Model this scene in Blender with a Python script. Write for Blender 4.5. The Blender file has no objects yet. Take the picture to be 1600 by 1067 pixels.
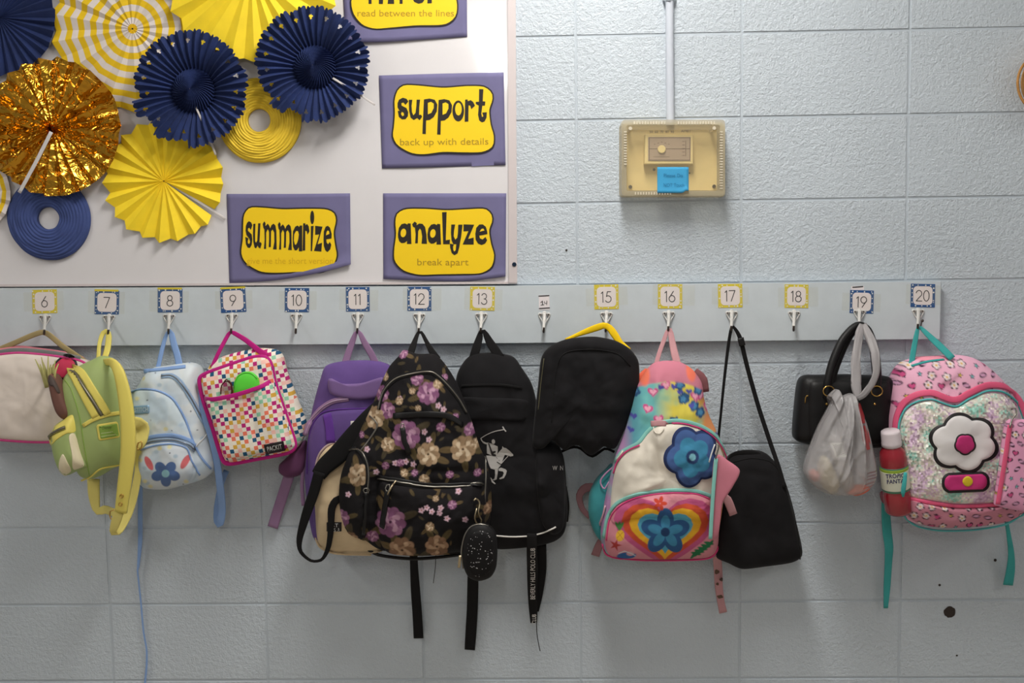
import bpy, bmesh, math, random
import numpy as np
from mathutils import Vector, Matrix
from mathutils.bvhtree import BVHTree
from mathutils.geometry import tessellate_polygon

# ------------------------------------------------------------------ camera
S = bpy.context.scene
COL = S.collection
CX, CY, CZ = -0.105769, -2.498175, 1.480196
YAW, PIT, ROL, FPX = -0.0242398, -0.0789772, -0.0139216, 1555.5556
_cy, _sy, _cp, _sp, _cr, _sr = (math.cos(YAW), math.sin(YAW), math.cos(PIT), math.sin(PIT), math.cos(ROL), math.sin(ROL))
FW = Vector((_sy*_cp, _cy*_cp, _sp)); _r = Vector((_cy, -_sy, 0)); _u = _r.cross(FW)
RT = _cr*_r + _sr*_u; UP = -_sr*_r + _cr*_u
CO = Vector((CX, CY, CZ))
cam = bpy.data.cameras.new('camera'); camo = bpy.data.objects.new('camera', cam); COL.objects.link(camo)
cam.sensor_width = 36; cam.lens = 36*FPX/1600; cam.clip_start = 0.05
camo.matrix_world = Matrix(((RT.x, UP.x, -FW.x, CX), (RT.y, UP.y, -FW.y, CY), (RT.z, UP.z, -FW.z, CZ), (0, 0, 0, 1)))
S.camera = camo

# ------------------------------------------------------------------ world, lights, exposure
S.view_settings.view_transform = 'Standard'; S.view_settings.look = 'None'
S.view_settings.gamma = 1; S.view_settings.use_curve_mapping = False
S.view_settings.exposure = -0.30
W = bpy.data.worlds.new('room_ambient'); S.world = W; W.use_nodes = True  # even ambient fill added around the open-sided room, not from a window
W.node_tree.nodes['Background'].inputs[0].default_value = (0.97, 0.98, 1.0, 1)
W.node_tree.nodes['Background'].inputs[1].default_value = 0.265
CEIL = 2.95
FIXTURES = [  # x, y0, y1, width, watts
    (0.0, -0.45, -1.35, 0.30, 31),
    (-0.38, -3.3, -5.5, 0.16, 26),
    (2.6, -1.6, -2.8, 0.25, 6),  # added side fill lamp for the right end of the wall
    (-2.3, -1.2, -2.4, 0.25, 9),  # added fill lamp, lifts the darker left side
]
for fx, y0, y1, w, watts in FIXTURES:
    L = bpy.data.lights.new('ceiling_tube', 'AREA'); L.shape = 'RECTANGLE'; L.size = w; L.size_y = abs(y1-y0)
    L.energy = watts; L.color = (1.0, 0.975, 0.94)
    o = bpy.data.objects.new('ceiling_tube', L); COL.objects.link(o)
    o.location = (fx, (y0+y1)/2, CEIL-0.075)

# ------------------------------------------------------------------ helpers
def lin(c):
    out = []
    for v in c[:3]:
        v = v/255.0
        out.append(v/12.92 if v <= 0.04045 else ((v+0.055)/1.055)**2.4)
    return tuple(out)

def P(px, py, d=0.0):
    v = FW*FPX + RT*(px-800) - UP*(py-533.5)
    t = (-d-CY)/v.y
    return CO + v*t

def mpp(px, py, d):           # metres per pixel at that place
    return (P(px+1, py, d)-P(px, py, d)).length

MATS = {}
def mat(name, c=(200, 200, 200), rough=0.8, metal=0.0, bump=None, spec=0.4, attr=False, sheen=0.0, alpha=None, coat=0.0, var=0.0, weave=0.0, emit=None):
    if name in MATS: return MATS[name]
    m = bpy.data.materials.new(name); m.use_nodes = True
    nt = m.node_tree; b = nt.nodes['Principled BSDF']
    b.inputs['Roughness'].default_value = rough; b.inputs['Metallic'].default_value = metal
    b.inputs['Specular IOR Level'].default_value = spec
    b.inputs['Sheen Weight'].default_value = sheen; b.inputs['Sheen Roughness'].default_value = 0.4
    b.inputs['Coat Weight'].default_value = coat; b.inputs['Coat Roughness'].default_value = 0.15
    geo = nt.nodes.new('ShaderNodeTexCoord')
    src = None
    if attr:
        a = nt.nodes.new('ShaderNodeAttribute'); a.attribute_name = 'Col'; src = a.outputs['Color']
    else:
        rgb = nt.nodes.new('ShaderNodeRGB'); rgb.outputs[0].default_value = (*lin(c), 1); src = rgb.outputs[0]
    if var > 0:
        n = nt.nodes.new('ShaderNodeTexNoise'); n.inputs['Scale'].default_value = 22; n.inputs['Detail'].default_value = 5
        nt.links.new(geo.outputs['Object'], n.inputs['Vector'])
        mr = nt.nodes.new('ShaderNodeMapRange'); mr.inputs[1].default_value = 0.3; mr.inputs[2].default_value = 0.7
        mr.inputs[3].default_value = 1-var; mr.inputs[4].default_value = 1+var
        nt.links.new(n.outputs['Fac'], mr.inputs[0])
        mx = nt.nodes.new('ShaderNodeVectorMath'); mx.operation = 'SCALE'
        nt.links.new(src, mx.inputs[0]); nt.links.new(mr.outputs[0], mx.inputs['Scale'])
        src = mx.outputs[0]
    nt.links.new(src, b.inputs['Base Color'])
    if bump:
        n = nt.nodes.new('ShaderNodeTexNoise'); n.inputs['Scale'].default_value = bump[0]; n.inputs['Detail'].default_value = bump[2] if len(bump) > 2 else 3
        nt.links.new(geo.outputs['Object'], n.inputs['Vector'])
        bp = nt.nodes.new('ShaderNodeBump'); bp.inputs['Strength'].default_value = bump[1]; bp.inputs['Distance'].default_value = bump[3] if len(bump) > 3 else 0.002
        nt.links.new(n.outputs['Fac'], bp.inputs['Height']); nt.links.new(bp.outputs[0], b.inputs['Normal'])
    if alpha is not None: b.inputs['Alpha'].default_value = alpha
    if emit:
        b.inputs['Emission Color'].default_value = (*lin(emit[0]), 1); b.inputs['Emission Strength'].default_value = emit[1]
    MATS[name] = m
    return m

def fabric(name, c=(200, 200, 200), rough=0.9, sheen=0.12, var=0.08, b=0.25): return mat(name, c, rough, bump=(900, b, 2, 0.001), sheen=sheen, var=var, spec=0.2)

def mesh(name, verts, faces, m=None, parent=None, smooth=True, colors=None, matidx=None):
    me = bpy.data.meshes.new(name)
    me.from_pydata([tuple(v) for v in verts], [], [tuple(int(i) for i in f) for f in faces])
    if smooth: me.polygons.foreach_set('use_smooth', [True]*len(me.polygons))
    ms = m if isinstance(m, (list, tuple)) else [m]
    for k in ms:
        if k: me.materials.append(k)
    if matidx is not None: me.polygons.foreach_set('material_index', list(matidx))
    if colors is not None:
        a = me.color_attributes.new('Col', 'FLOAT_COLOR', 'POINT')
        c4 = np.ones((len(verts), 4), dtype=np.float32); c4[:, :3] = colors
        a.data.foreach_set('color', c4.ravel())
    me.update()
    o = bpy.data.objects.new(name, me); COL.objects.link(o)
    if parent: o.parent = parent
    return o

def tag(o, label=None, cat=None, group=None, kind=None):
    if label: o['label'] = label
    if cat: o['category'] = cat
    if group: o['group'] = group
    if kind: o['kind'] = kind
    return o

def thing(name, label, cat, group=None):
    o = bpy.data.objects.new(name, None); COL.objects.link(o); o.empty_display_size = 0.05
    return tag(o, label, cat, group)

def cat_rom(pts, n, closed=False):
    A = np.array(pts, float); k = len(A)
    if k == 2 and not closed:
        t = np.linspace(0, 1, n)[:, None]; return A[0]*(1-t)+A[1]*t
    out = []; seg = k if closed else k-1; sub = 24
    for i in range(seg):
        if closed: p0, p1, p2, p3 = A[(i-1) % k], A[i], A[(i+1) % k], A[(i+2) % k]
        else: p0, p1, p2, p3 = A[max(i-1, 0)], A[i], A[i+1], A[min(i+2, k-1)]
        for j in range(sub):
            t = j/sub
            # centripetal-ish softness: standard Catmull-Rom with reduced tension
            m1 = (p2-p0)*0.42; m2 = (p3-p1)*0.42
            h00 = 2*t**3-3*t**2+1; h10 = t**3-2*t**2+t; h01 = -2*t**3+3*t**2; h11 = t**3-t**2
            out.append(h00*p1+h10*m1+h01*p2+h11*m2)
    if not closed: out.append(A[-1])
    out = np.array(out)
    Q = np.vstack([out, out[:1]]) if closed else out
    ds = np.r_[0, np.cumsum(np.linalg.norm(np.diff(Q[:, :2], axis=0), axis=1)+1e-9)]
    s = np.linspace(0, ds[-1], n, endpoint=not closed)
    return np.stack([np.interp(s, ds, Q[:, c]) for c in range(A.shape[1])], axis=1)

_rng = np.random.RandomState(5)
_tab = _rng.rand(256, 256)
def vnoise(x, y, seed=0):
    x = np.asarray(x, float)+seed*17.3; y = np.asarray(y, float)+seed*5.1
    xi = np.floor(x).astype(int); yi = np.floor(y).astype(int); fx = x-xi; fy = y-yi
    fx = fx*fx*(3-2*fx); fy = fy*fy*(3-2*fy)
    g = lambda a, b: _tab[a % 256, b % 256]
    return (g(xi, yi)*(1-fx)+g(xi+1, yi)*fx)*(1-fy)+(g(xi, yi+1)*(1-fx)+g(xi+1, yi+1)*fx)*fy - 0.5
def fbm(x, y, s, seed=0): return vnoise(x/s, y/s, seed)+0.5*vnoise(2*x/s, 2*y/s, seed+3)+0.25*vnoise(4*x/s, 4*y/s, seed+7)

def ridges(lst):            # (x0,y0,x1,y1,width_px,amp_m): soft creases and folds of cloth
    def f(X, Y):
        h = np.zeros_like(X)
        for x0, y0, x1, y1, w, a in lst:
            dx, dy = x1-x0, y1-y0; L2 = dx*dx+dy*dy
            t = np.clip(((X-x0)*dx+(Y-y0)*dy)/L2, 0, 1)
            dd = np.hypot(X-x0-t*dx, Y-y0-t*dy)
            h += a*np.exp(-(dd/w)**2)*np.sin(np.clip(t, 0.05, 0.95)*math.pi)**0.5
        return h
    return f

BV = {}
def add_bvh(o):
    me = o.data
    BV[o.name] = BVHTree.FromPolygons([v.co for v in me.vertices], [tuple(p.vertices) for p in me.polygons])

def on(body, px, py, off=0.001, dflt=0.1):
    v = (FW*FPX + RT*(px-800) - UP*(py-533.5)).normalized()
    best = None
    for b in (body if isinstance(body, (list, tuple)) else [body]):
        h = BV[b.name].ray_cast(CO, v)
        if h[0] is not None and (best is None or h[3] < best[3]): best = h
    if best is None: return P(px, py, dflt), Vector((0, -1, 0))
    n = best[1]
    if n.y > 0: n = -n
    return best[0]+n*off, n

class Paint:
    def __init__(s, X, Y, c): s.X = X; s.Y = Y; s.c = np.tile(np.array(lin(c)), (len(X), 1))
    def mix(s, a, c):
        a = np.clip(a, 0, 1)[:, None]; s.c = s.c*(1-a)+np.array(lin(c))*a
    def ell(s, x, y, rx, ry, c, rot=0, soft=0.9, wob=0, k=5, a=1):
        ca, sa = math.cos(rot), math.sin(rot); dx = s.X-x; dy = s.Y-y
        u = (dx*ca+dy*sa)/rx; v = (-dx*sa+dy*ca)/ry; r = np.hypot(u, v)
        lim = 1+wob*np.cos(k*np.arctan2(v, u))
        s.mix(((lim-r)*min(rx, ry)/soft+0.5)*a if a == 1 else np.clip((lim-r)*min(rx, ry)/soft+0.5, 0, 1)*a, c)
    def line(s, pts, w, c, soft=0.8, a=1):
        d = np.full(len(s.X), 1e9)
        for (x0, y0), (x1, y1) in zip(pts[:-1], pts[1:]):
            dx, dy = x1-x0, y1-y0; t = np.clip(((s.X-x0)*dx+(s.Y-y0)*dy)/(dx*dx+dy*dy+1e-9), 0, 1)
            d = np.minimum(d, np.hypot(s.X-x0-t*dx, s.Y-y0-t*dy))
        s.mix(np.clip((w/2-d)/soft+0.5, 0, 1)*a, c)
    def poly(s, pts, c, soft=0.9):
        pts = np.array(pts, float); ins = np.zeros(len(s.X), bool); d = np.full(len(s.X), 1e9); k = len(pts)
        for i in range(k):
            x0, y0 = pts[i]; x1, y1 = pts[(i+1) % k]
            with np.errstate(divide='ignore', invalid='ignore'):
                c1 = ((y0 > s.Y) != (y1 > s.Y)) & (s.X < (x1-x0)*(s.Y-y0)/(y1-y0+1e-12)+x0)
            ins ^= c1
            dx, dy = x1-x0, y1-y0; t = np.clip(((s.X-x0)*dx+(s.Y-y0)*dy)/(dx*dx+dy*dy+1e-9), 0, 1)
            d = np.minimum(d, np.hypot(s.X-x0-t*dx, s.Y-y0-t*dy))
        s.mix(np.where(ins, d, -d)/soft+0.5, c)
    def mask(s, a, c): s.mix(a, c)

def heart(x, y, r, rot=0, n=28):
    out = []
    for i in range(n):
        t = 2*math.pi*i/n
        u = 16*math.sin(t)**3/16; v = -(13*math.cos(t)-5*math.cos(2*t)-2*math.cos(3*t)-math.cos(4*t))/16
        out.append((x+r*(u*math.cos(rot)-v*math.sin(rot)), y+r*(u*math.sin(rot)+v*math.cos(rot))))
    return out
def star(x, y, r, rot=0, k=5, inner=0.45):
    return [(x+(r if i % 2 == 0 else r*inner)*math.sin(rot+math.pi*i/k), y-(r if i % 2 == 0 else r*inner)*math.cos(rot+math.pi*i/k)) for i in range(2*k)]
def flower(x, y, r, rot=0, k=5, depth=0.25, n=60, sq=1.0):
    return [(x+r*(1-depth+depth*abs(math.cos(k*(t)/2)))*math.cos(t+rot), y+sq*r*(1-depth+depth*abs(math.cos(k*(t)/2)))*math.sin(t+rot)) for t in [2*math.pi*i/n for i in range(n)]]
def rrect(x0, y0, x1, y1, r, rot=0, n=5):
    cx, cy = (x0+x1)/2, (y0+y1)/2; pts = []
    for (ax, ay, a0) in ((x1-r, y1-r, 0), (x0+r, y1-r, 90), (x0+r, y0+r, 180), (x1-r, y0+r, 270)):
        for i in range(n+1):
            a = math.radians(a0+90*i/n); pts.append((ax+r*math.cos(a), ay+r*math.sin(a)))
    c, s = math.cos(rot), math.sin(rot)
    return [(cx+(x-cx)*c-(y-cy)*s, cy+(x-cx)*s+(y-cy)*c) for x, y in pts]

def puff(name, out, m, parent, dsil, dfront, dback, dbackc=None, p=4.0, q=2.0, n=140, mr=22, fold=None, paint=None, base=None, center=None, uv=None, dref=0.6):
    """soft stuffed body: outline at depth dsil, front swelling to dfront, back to dback"""
    O = cat_rom(out, n, True)
    c = np.array(center if center else O.mean(0))
    s = np.linspace(0, 1, mr+1)[1:]; ts = 1-(1-s)**1.35
    if dbackc is None: dbackc = dback
    rd = dsil+dref*(dfront-dsil)
    XY = [c[None, :]]; D = [np.array([dfront])]
    for t in ts:
        q_ = c+(O-c)*t; XY.append(q_); D.append(np.full(n, dsil+(dfront-dsil)*max(0, 1-t**p)**(1/q)))
    XY = np.vstack(XY); D = np.concatenate(D); T = np.concatenate([[0]]+[np.full(n, t) for t in ts])
    if fold is not None: D = D+fold(XY[:, 0], XY[:, 1])*(1-T**8)
    nf = len(XY)
    # back rings
    bx = [O+(c-O)*0.012, O+(c-O)*0.05, O+(c-O)*0.5, c[None, :]]
    bd = [np.full(n, dsil+(dback-dsil)*0.6), np.full(n, dback), np.full(n, (dback+dbackc)/2), np.array([dbackc])]
    AX = np.vstack([XY]+bx); AD = np.concatenate([D]+bd)
    V = []
    for (x, y), d in zip(AX, AD):
        w = P(x, y, rd); V.append((w.x, -d, w.z))
    F = [(0, 1+i, 1+(i+1) % n) for i in range(n)]
    for r in range(mr-1):
        a = 1+r*n; b = a+n
        F += [(a+i, b+i, b+(i+1) % n, a+(i+1) % n) for i in range(n)]
    a = 1+(mr-1)*n
    for k in range(3):
        b = nf+k*n
        F += [(a+i, b+i, b+(i+1) % n, a+(i+1) % n) for i in range(n)]
        a = b
    e = len(V)-1
    F += [(a+i, e, a+(i+1) % n) for i in range(n)]
    cols = None
    if paint:
        pt = Paint(AX[:, 0], AX[:, 1], base); paint(pt); cols = pt.c
    F = [tuple(reversed(f)) for f in F]
    o = mesh(name, V, F, m, parent, True, cols)
    if uv:
        ul = o.data.uv_layers.new(name='UVMap'); li = np.zeros(len(o.data.loops), int); o.data.loops.foreach_get('vertex_index', li)
        UV = uv(AX[:, 0], AX[:, 1]); ul.data.foreach_set('uv', np.stack([UV[0][li], UV[1][li]], 1).ravel())
    add_bvh(o)
    return o

def pocket(name, out, m, parent, body, h, p=4.0, n=90, mr=12, off=0.0, paint=None, base=None, sink=0.003, uv=None, center=None, fold=None):
    """a padded panel that follows the body it is sewn on"""
    O = cat_rom(out, n, True); c = np.array(center if center else O.mean(0))
    s = np.linspace(0, 1, mr+1)[1:]; ts = 1-(1-s)**1.35
    XY = np.vstack([c[None, :]]+[c+(O-c)*t for t in ts]); T = np.concatenate([[0]]+[np.full(n, t) for t in ts])
    V = []
    FD = fold(XY[:, 0], XY[:, 1])*(1-T**8) if fold is not None else np.zeros(len(XY))
    for (x, y), t, fd in zip(XY, T, FD):
        q, nn = on(body, x, y, 0)
        hh = off+h*max(0, 1-t**p)**0.5+fd - (sink if t > 0.999 else 0)
        V.append((q.x, q.y-hh, q.z))
    F = [(0, 1+(i+1) % n, 1+i) for i in range(n)]
    for r in range(mr-1):
        a = 1+r*n; b = a+n
        F += [(a+i, a+(i+1) % n, b+(i+1) % n, b+i) for i in range(n)]
    cols = None
    if paint:
        pt = Paint(XY[:, 0], XY[:, 1], base); paint(pt); cols = pt.c
    o = mesh(name, V, F, m, parent, True, cols)
    if uv:
        ul = o.data.uv_layers.new(name='UVMap'); li = np.zeros(len(o.data.loops), int); o.data.loops.foreach_get('vertex_index', li)
        UV = uv(XY[:, 0], XY[:, 1]); ul.data.foreach_set('uv', np.stack([UV[0][li], UV[1][li]], 1).ravel())
    add_bvh(o)
    return o

def sweep(name, pts3, wid, thick, m, parent, closed=False, k=8, flat=None, pw=0.5):
    """sweep a rounded section along 3D points; wid/thick per point in metres; flat=None keeps the width in the wall plane"""
    n = len(pts3); V = []; F = []
    pts3 = [Vector(p) for p in pts3]
    for i, p in enumerate(pts3):
        a = pts3[(i-1) % n] if (closed or i > 0) else p; b = pts3[(i+1) % n] if (closed or i < n-1) else p
        t = (b-a)
        if t.length < 1e-9: t = Vector((0, 0, 1))
        t.normalize()
        view = flat[i] if flat else Vector((0, -1, 0))
        w = t.cross(view)
        if w.length < 0.05: w = t.cross(Vector((1, 0, 0)))
        w.normalize(); nn = w.cross(t).normalized()
        W_ = wid[i] if hasattr(wid, '__len__') else wid; T_ = thick[i] if hasattr(thick, '__len__') else thick
        for j in range(k):
            a_ = 2*math.pi*(j+0.5)/k; ca, sa = math.cos(a_), math.sin(a_)
            V.append(p+w*(W_/2)*math.copysign(abs(ca)**pw, ca)+nn*(T_/2)*math.copysign(abs(sa)**pw, sa))
    R = n if closed else n-1
    for i in range(R):
        a = i*k; b = ((i+1) % n)*k
        F += [(a+j, a+(j+1) % k, b+(j+1) % k, b+j) for j in range(k)]
    if not closed:
        F.append(tuple(range(k-1, -1, -1))); F.append(tuple(range((n-1)*k, n*k)))
    return mesh(name, V, F, m, parent)

def strap(name, pts, w, m, parent, thick=0.0025, n=None, body=None, off=0.001):
    """webbing through (px,py,depth[,width_px]) points; with body it lies on the body instead"""
    A = [list(p) for p in pts]
    full = []
    for p in A:
        if body is not None: full.append([p[0], p[1], 0, p[2] if len(p) > 2 else w])
        else: full.append([p[0], p[1], p[2], p[3] if len(p) > 3 else w])
    L = sum(math.hypot(b[0]-a[0], b[1]-a[1]) for a, b in zip(full[:-1], full[1:]))
    n = n or max(6, int(L/5))
    R = cat_rom(full, n); pts3 = []; wid = []; flat = [] if body is not None else None
    for x, y, d, ww in R:
        if body is not None:
            q, nn = on(body, x, y, off); pts3.append(q); flat.append(nn)
        else: pts3.append(P(x, y, d))
        wid.append(ww*mpp(x, y, d if body is None else 0.1))
    return sweep(name, pts3, wid, thick, m, parent, flat=flat, k=8)

def tube(name, pts, r, m, parent, body=None, off=0.0, closed=False, n=None, k=8):
    full = [[p[0], p[1], p[2] if len(p) > 2 else 0] for p in pts]
    L = sum(math.hypot(b[0]-a[0], b[1]-a[1]) for a, b in zip(full[:-1], full[1:]))
    n = n or max(6, int(L/4)); R = cat_rom(full, n, closed)
    pts3 = [on(body, x, y, off)[0] if body is not None else P(x, y, d) for x, y, d in R]
    return sweep(name, pts3, 2*r, 2*r, m, parent, closed=closed, k=k, pw=1.0)

def zipper(parent, pts, body, tape=None, teeth=None, w=9, name='zipper', r=0.0016, off=0.001):
    z = strap(name, pts, w, tape, parent, 0.002, body=body, off=off)
    tube('zipper_teeth', pts, r, teeth, z, body=body, off=off+0.0015)
    return z

def fill2d(name, polys, m, parent, f3):
    """flat filled outlines; f3 maps (px,py) to a point"""
    V = []; F = []
    for pl in polys:
        b = len(V); V += [f3(x, y) for x, y in pl]
        tri = tessellate_polygon([[Vector((x, y, 0)) for x, y in pl]])
        for t in tri:
            a, b2, c = [pl[i] for i in t]
            s_ = (b2[0]-a[0])*(c[1]-a[1])-(b2[1]-a[1])*(c[0]-a[0])
            F.append(tuple(b+i for i in (t if s_ < 0 else reversed(t))))
    return mesh(name, V, F, m, parent, False)

def strokes_poly(strokes, sub=10):
    """strokes: lists of (x,y,w) -> list of outline quads with round ends"""
    out = []
    for st in strokes:
        R = cat_rom(st, max(3, sub*(len(st)-1)))
        n = len(R); L = []; Rr = []
        for i in range(n):
            a = R[max(i-1, 0)]; b = R[min(i+1, n-1)]; dx, dy = b[0]-a[0], b[1]-a[1]; l = math.hypot(dx, dy)+1e-9
            nx, ny = -dy/l, dx/l; w = R[i][2]/2
            L.append((R[i][0]+nx*w, R[i][1]+ny*w)); Rr.append((R[i][0]-nx*w, R[i][1]-ny*w))
        for i in range(n-1): out.append([L[i], L[i+1], Rr[i+1], Rr[i]])
        for (x, y, w) in (R[0], R[-1]):
            out.append([(x+0.5*w*0.96*math.cos(t), y+0.5*w*0.96*math.sin(t)) for t in [2*math.pi*i/10 for i in range(10)]])
    return out

def text_polys(s, cx, cy, h, rot=0, sx=1.0, bold=0.0, width=None, shear=0.0):
    cu = bpy.data.curves.new('t', 'FONT'); cu.body = s; cu.align_x = 'CENTER'; cu.align_y = 'CENTER'; cu.size = 1; cu.offset = bold; cu.shear = shear; cu.resolution_u = 3
    o = bpy.data.objects.new('t', cu); COL.objects.link(o)
    dg = bpy.context.evaluated_depsgraph_get(); dg.update()
    me = bpy.data.meshes.new_from_object(o.evaluated_get(dg))
    V = np.array([v.co[:2] for v in me.vertices]); F = [tuple(p.vertices) for p in me.polygons]
    bpy.data.objects.remove(o); bpy.data.curves.remove(cu); bpy.data.meshes.remove(me)
    V = V-(V.max(0)+V.min(0))/2
    V = V*h
    if width: V[:, 0] *= width/(V[:, 0].max()-V[:, 0].min())
    else: V[:, 0] *= sx
    c, s_ = math.cos(rot), math.sin(rot)
    X = cx+V[:, 0]*c+V[:, 1]*s_; Y = cy+V[:, 0]*s_-V[:, 1]*c
    return np.stack([X, Y], 1), F

def text(name, s, cx, cy, h, m, parent, f3, **k):
    V, F = text_polys(s, cx, cy, h, **k)
    F2 = []
    for f in F:
        a, b, c = V[f[0]], V[f[1]], V[f[2]]
        F2.append(f)
    return mesh(name, [f3(x, y) for x, y in V], F2, m, parent, False)

def surf(body, off=0.0008): return lambda x, y: on(body, x, y, off)[0]
def flat(d): return lambda x, y: P(x, y, d)

def slab(name, out, d0, d1, m, parent, bev=0.0, tilt=None):
    """plate with the outline out (px) from depth d0 (back) to d1 (front); the front edge eased by bev px"""
    n = len(out); c = np.mean(out, 0); dm = d1
    ins = [(x+(c[0]-x)*0, y+(c[1]-y)*0) for x, y in out]
    f = lambda x, y, d: (lambda w: Vector((w.x, -(d+(tilt(x, y) if tilt else 0)), w.z)))(P(x, y, dm))
    V = [f(x, y, d0) for x, y in out]+[f(x, y, d1-bev*0.0012) for x, y in out]
    if bev:
        ins = []
        for x, y in out:
            l = math.hypot(c[0]-x, c[1]-y)+1e-9; ins.append((x+(c[0]-x)/l*bev, y+(c[1]-y)/l*bev))
    V += [f(x, y, d1) for x, y in ins]
    area = sum(out[i][0]*out[(i+1) % n][1]-out[(i+1) % n][0]*out[i][1] for i in range(n))
    F = []
    for a in (0, n):
        F += [(a+i, a+(i+1) % n, a+n+(i+1) % n, a+n+i) for i in range(n)]
    tri = tessellate_polygon([[Vector((x, y, 0)) for x, y in ins]])
    F.append(tuple(2*n+i for i in range(n))); F.append(tuple(reversed(range(n))))
    if area > 0: F = [tuple(reversed(q)) for q in F]
    bm = bmesh.new(); vs = [bm.verts.new(v) for v in V]
    for q in F:
        try: bm.faces.new([vs[i] for i in q])
        except ValueError: pass
    bmesh.ops.recalc_face_normals(bm, faces=bm.faces)
    me = bpy.data.meshes.new(name); bm.to_mesh(me); bm.free()
    if m: me.materials.append(m)
    o = bpy.data.objects.new(name, me); COL.objects.link(o)
    if parent: o.parent = parent
    return o

def box(name, x0, x1, y0, y1, z0, z1, m, parent=None, bev=0.0):
    bm = bmesh.new(); bmesh.ops.create_cube(bm, size=1)
    for v in bm.verts: v.co = Vector(((x0+x1)/2+v.co.x*(x1-x0), (y0+y1)/2+v.co.y*(y1-y0), (z0+z1)/2+v.co.z*(z1-z0)))
    if bev: bmesh.ops.bevel(bm, geom=bm.edges[:], offset=bev, segments=2, affect='EDGES')
    me = bpy.data.meshes.new(name); bm.to_mesh(me); bm.free()
    if m: me.materials.append(m)
    o = bpy.data.objects.new(name, me); COL.objects.link(o)
    if parent: o.parent = parent
    return o

# ------------------------------------------------------------------ the room
def wall_paint(name, c, strength):
    m = bpy.data.materials.new(name); m.use_nodes = True; nt = m.node_tree; b = nt.nodes['Principled BSDF']
    b.inputs['Roughness'].default_value = 0.42; b.inputs['Specular IOR Level'].default_value = 0.42
    g = nt.nodes.new('ShaderNodeNewGeometry')
    def noise(s, det, ro=0.55):
        n = nt.nodes.new('ShaderNodeTexNoise'); n.inputs['Scale'].default_value = s; n.inputs['Detail'].default_value = det; n.inputs['Roughness'].default_value = ro
        nt.links.new(g.outputs['Position'], n.inputs['Vector']); return n
    n1 = noise(95, 4); n2 = noise(260, 2); n3 = noise(2.2, 4)
    v = nt.nodes.new('ShaderNodeTexVoronoi'); v.inputs['Scale'].default_value = 70; nt.links.new(g.outputs['Position'], v.inputs['Vector'])
    pit = nt.nodes.new('ShaderNodeMapRange'); pit.inputs[1].default_value = 0.0; pit.inputs[2].default_value = 0.22; pit.inputs[3].default_value = -0.5; pit.inputs[4].default_value = 0
    nt.links.new(v.outputs['Distance'], pit.inputs[0])
    a = nt.nodes.new('ShaderNodeMath'); a.operation = 'MULTIPLY_ADD'; nt.links.new(n2.outputs['Fac'], a.inputs[0]); a.inputs[1].default_value = 0.45; nt.links.new(n1.outputs['Fac'], a.inputs[2])
    a2 = nt.nodes.new('ShaderNodeMath'); a2.operation = 'MULTIPLY_ADD'; nt.links.new(pit.outputs[0], a2.inputs[0]); a2.inputs[1].default_value = 0.35; nt.links.new(a.outputs[0], a2.inputs[2])
    bp = nt.nodes.new('ShaderNodeBump'); bp.inputs['Strength'].default_value = strength; bp.inputs['Distance'].default_value = 0.0042
    nt.links.new(a2.outputs[0], bp.inputs['Height']); nt.links.new(bp.outputs[0], b.inputs['Normal'])
    cr = nt.nodes.new('ShaderNodeValToRGB'); cr.color_ramp.elements[0].position = 0.3; cr.color_ramp.elements[1].position = 0.7
    cr.color_ramp.elements[0].color = (*[x*0.93 for x in lin(c)], 1); cr.color_ramp.elements[1].color = (*[min(1, x*1.05) for x in lin(c)], 1)
    nt.links.new(n3.outputs['Fac'], cr.inputs[0]); nt.links.new(cr.outputs[0], b.inputs['Base Color'])
    return m
M_WALL = wall_paint('painted_block', (194, 203, 211), 0.85)
M_JOINT = mat('painted_mortar', (186, 195, 203), 0.55, bump=(300, 0.4, 3, 0.001))
BW, BH = 0.4064, 0.2032
NC, NR = 8, 14
wall = box('wall_back', -NC*BW, NC*BW, 0.002, 0.2, 0, NR*BH, M_JOINT); tag(wall, 'pale blue painted concrete block wall', None, None, 'structure')
J = 0.0030
bm = bmesh.new(); bmesh.ops.create_cube(bm, size=1)
for v in bm.verts: v.co = Vector((v.co.x*(BW-J), v.co.y*0.012+0.006, v.co.z*(BH-J)))
fe = [e for e in bm.edges if all(abs(v.co.y) < 1e-6 for v in e.verts)]
bmesh.ops.bevel(bm, geom=fe, offset=0.0022, segments=3, affect='EDGES')
blk = bpy.data.meshes.new('concrete_block'); bm.to_mesh(blk); bm.free(); blk.materials.append(M_WALL)
rb = random.Random(3)
for r in range(NR):
    for c in range(-NC, NC):
        o = bpy.data.objects.new('concrete_block', blk); COL.objects.link(o); o.parent = wall
        o.location = ((c+0.5)*BW, rb.uniform(-0.0006, 0.0004), (r+0.5)*BH)
        o.rotation_euler = (rb.uniform(-.002, .002), 0, rb.uniform(-.0012, .0012))
M_FLOOR = mat('floor_vinyl', (178, 168, 154), 0.5, var=0.1)
fl = box('floor', -3.3, 3.3, -6.6, 0.2, -0.1, 0, M_FLOOR); tag(fl, 'speckled vinyl classroom floor', None, None, 'structure')
M_CEIL = mat('ceiling_board', (225, 225, 222), 0.9, bump=(60, 0.3))
cl = box('ceiling', -3.3, 3.3, -6.6, 0.2, CEIL, CEIL+0.1, M_CEIL); tag(cl, 'white ceiling', None, None, 'structure')
M_HOUSE = mat('lamp_housing', (235, 235, 235), 0.4)
M_DIFF = mat('lamp_diffuser', (255, 255, 255), 0.4, emit=((255, 250, 240), 14))
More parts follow.
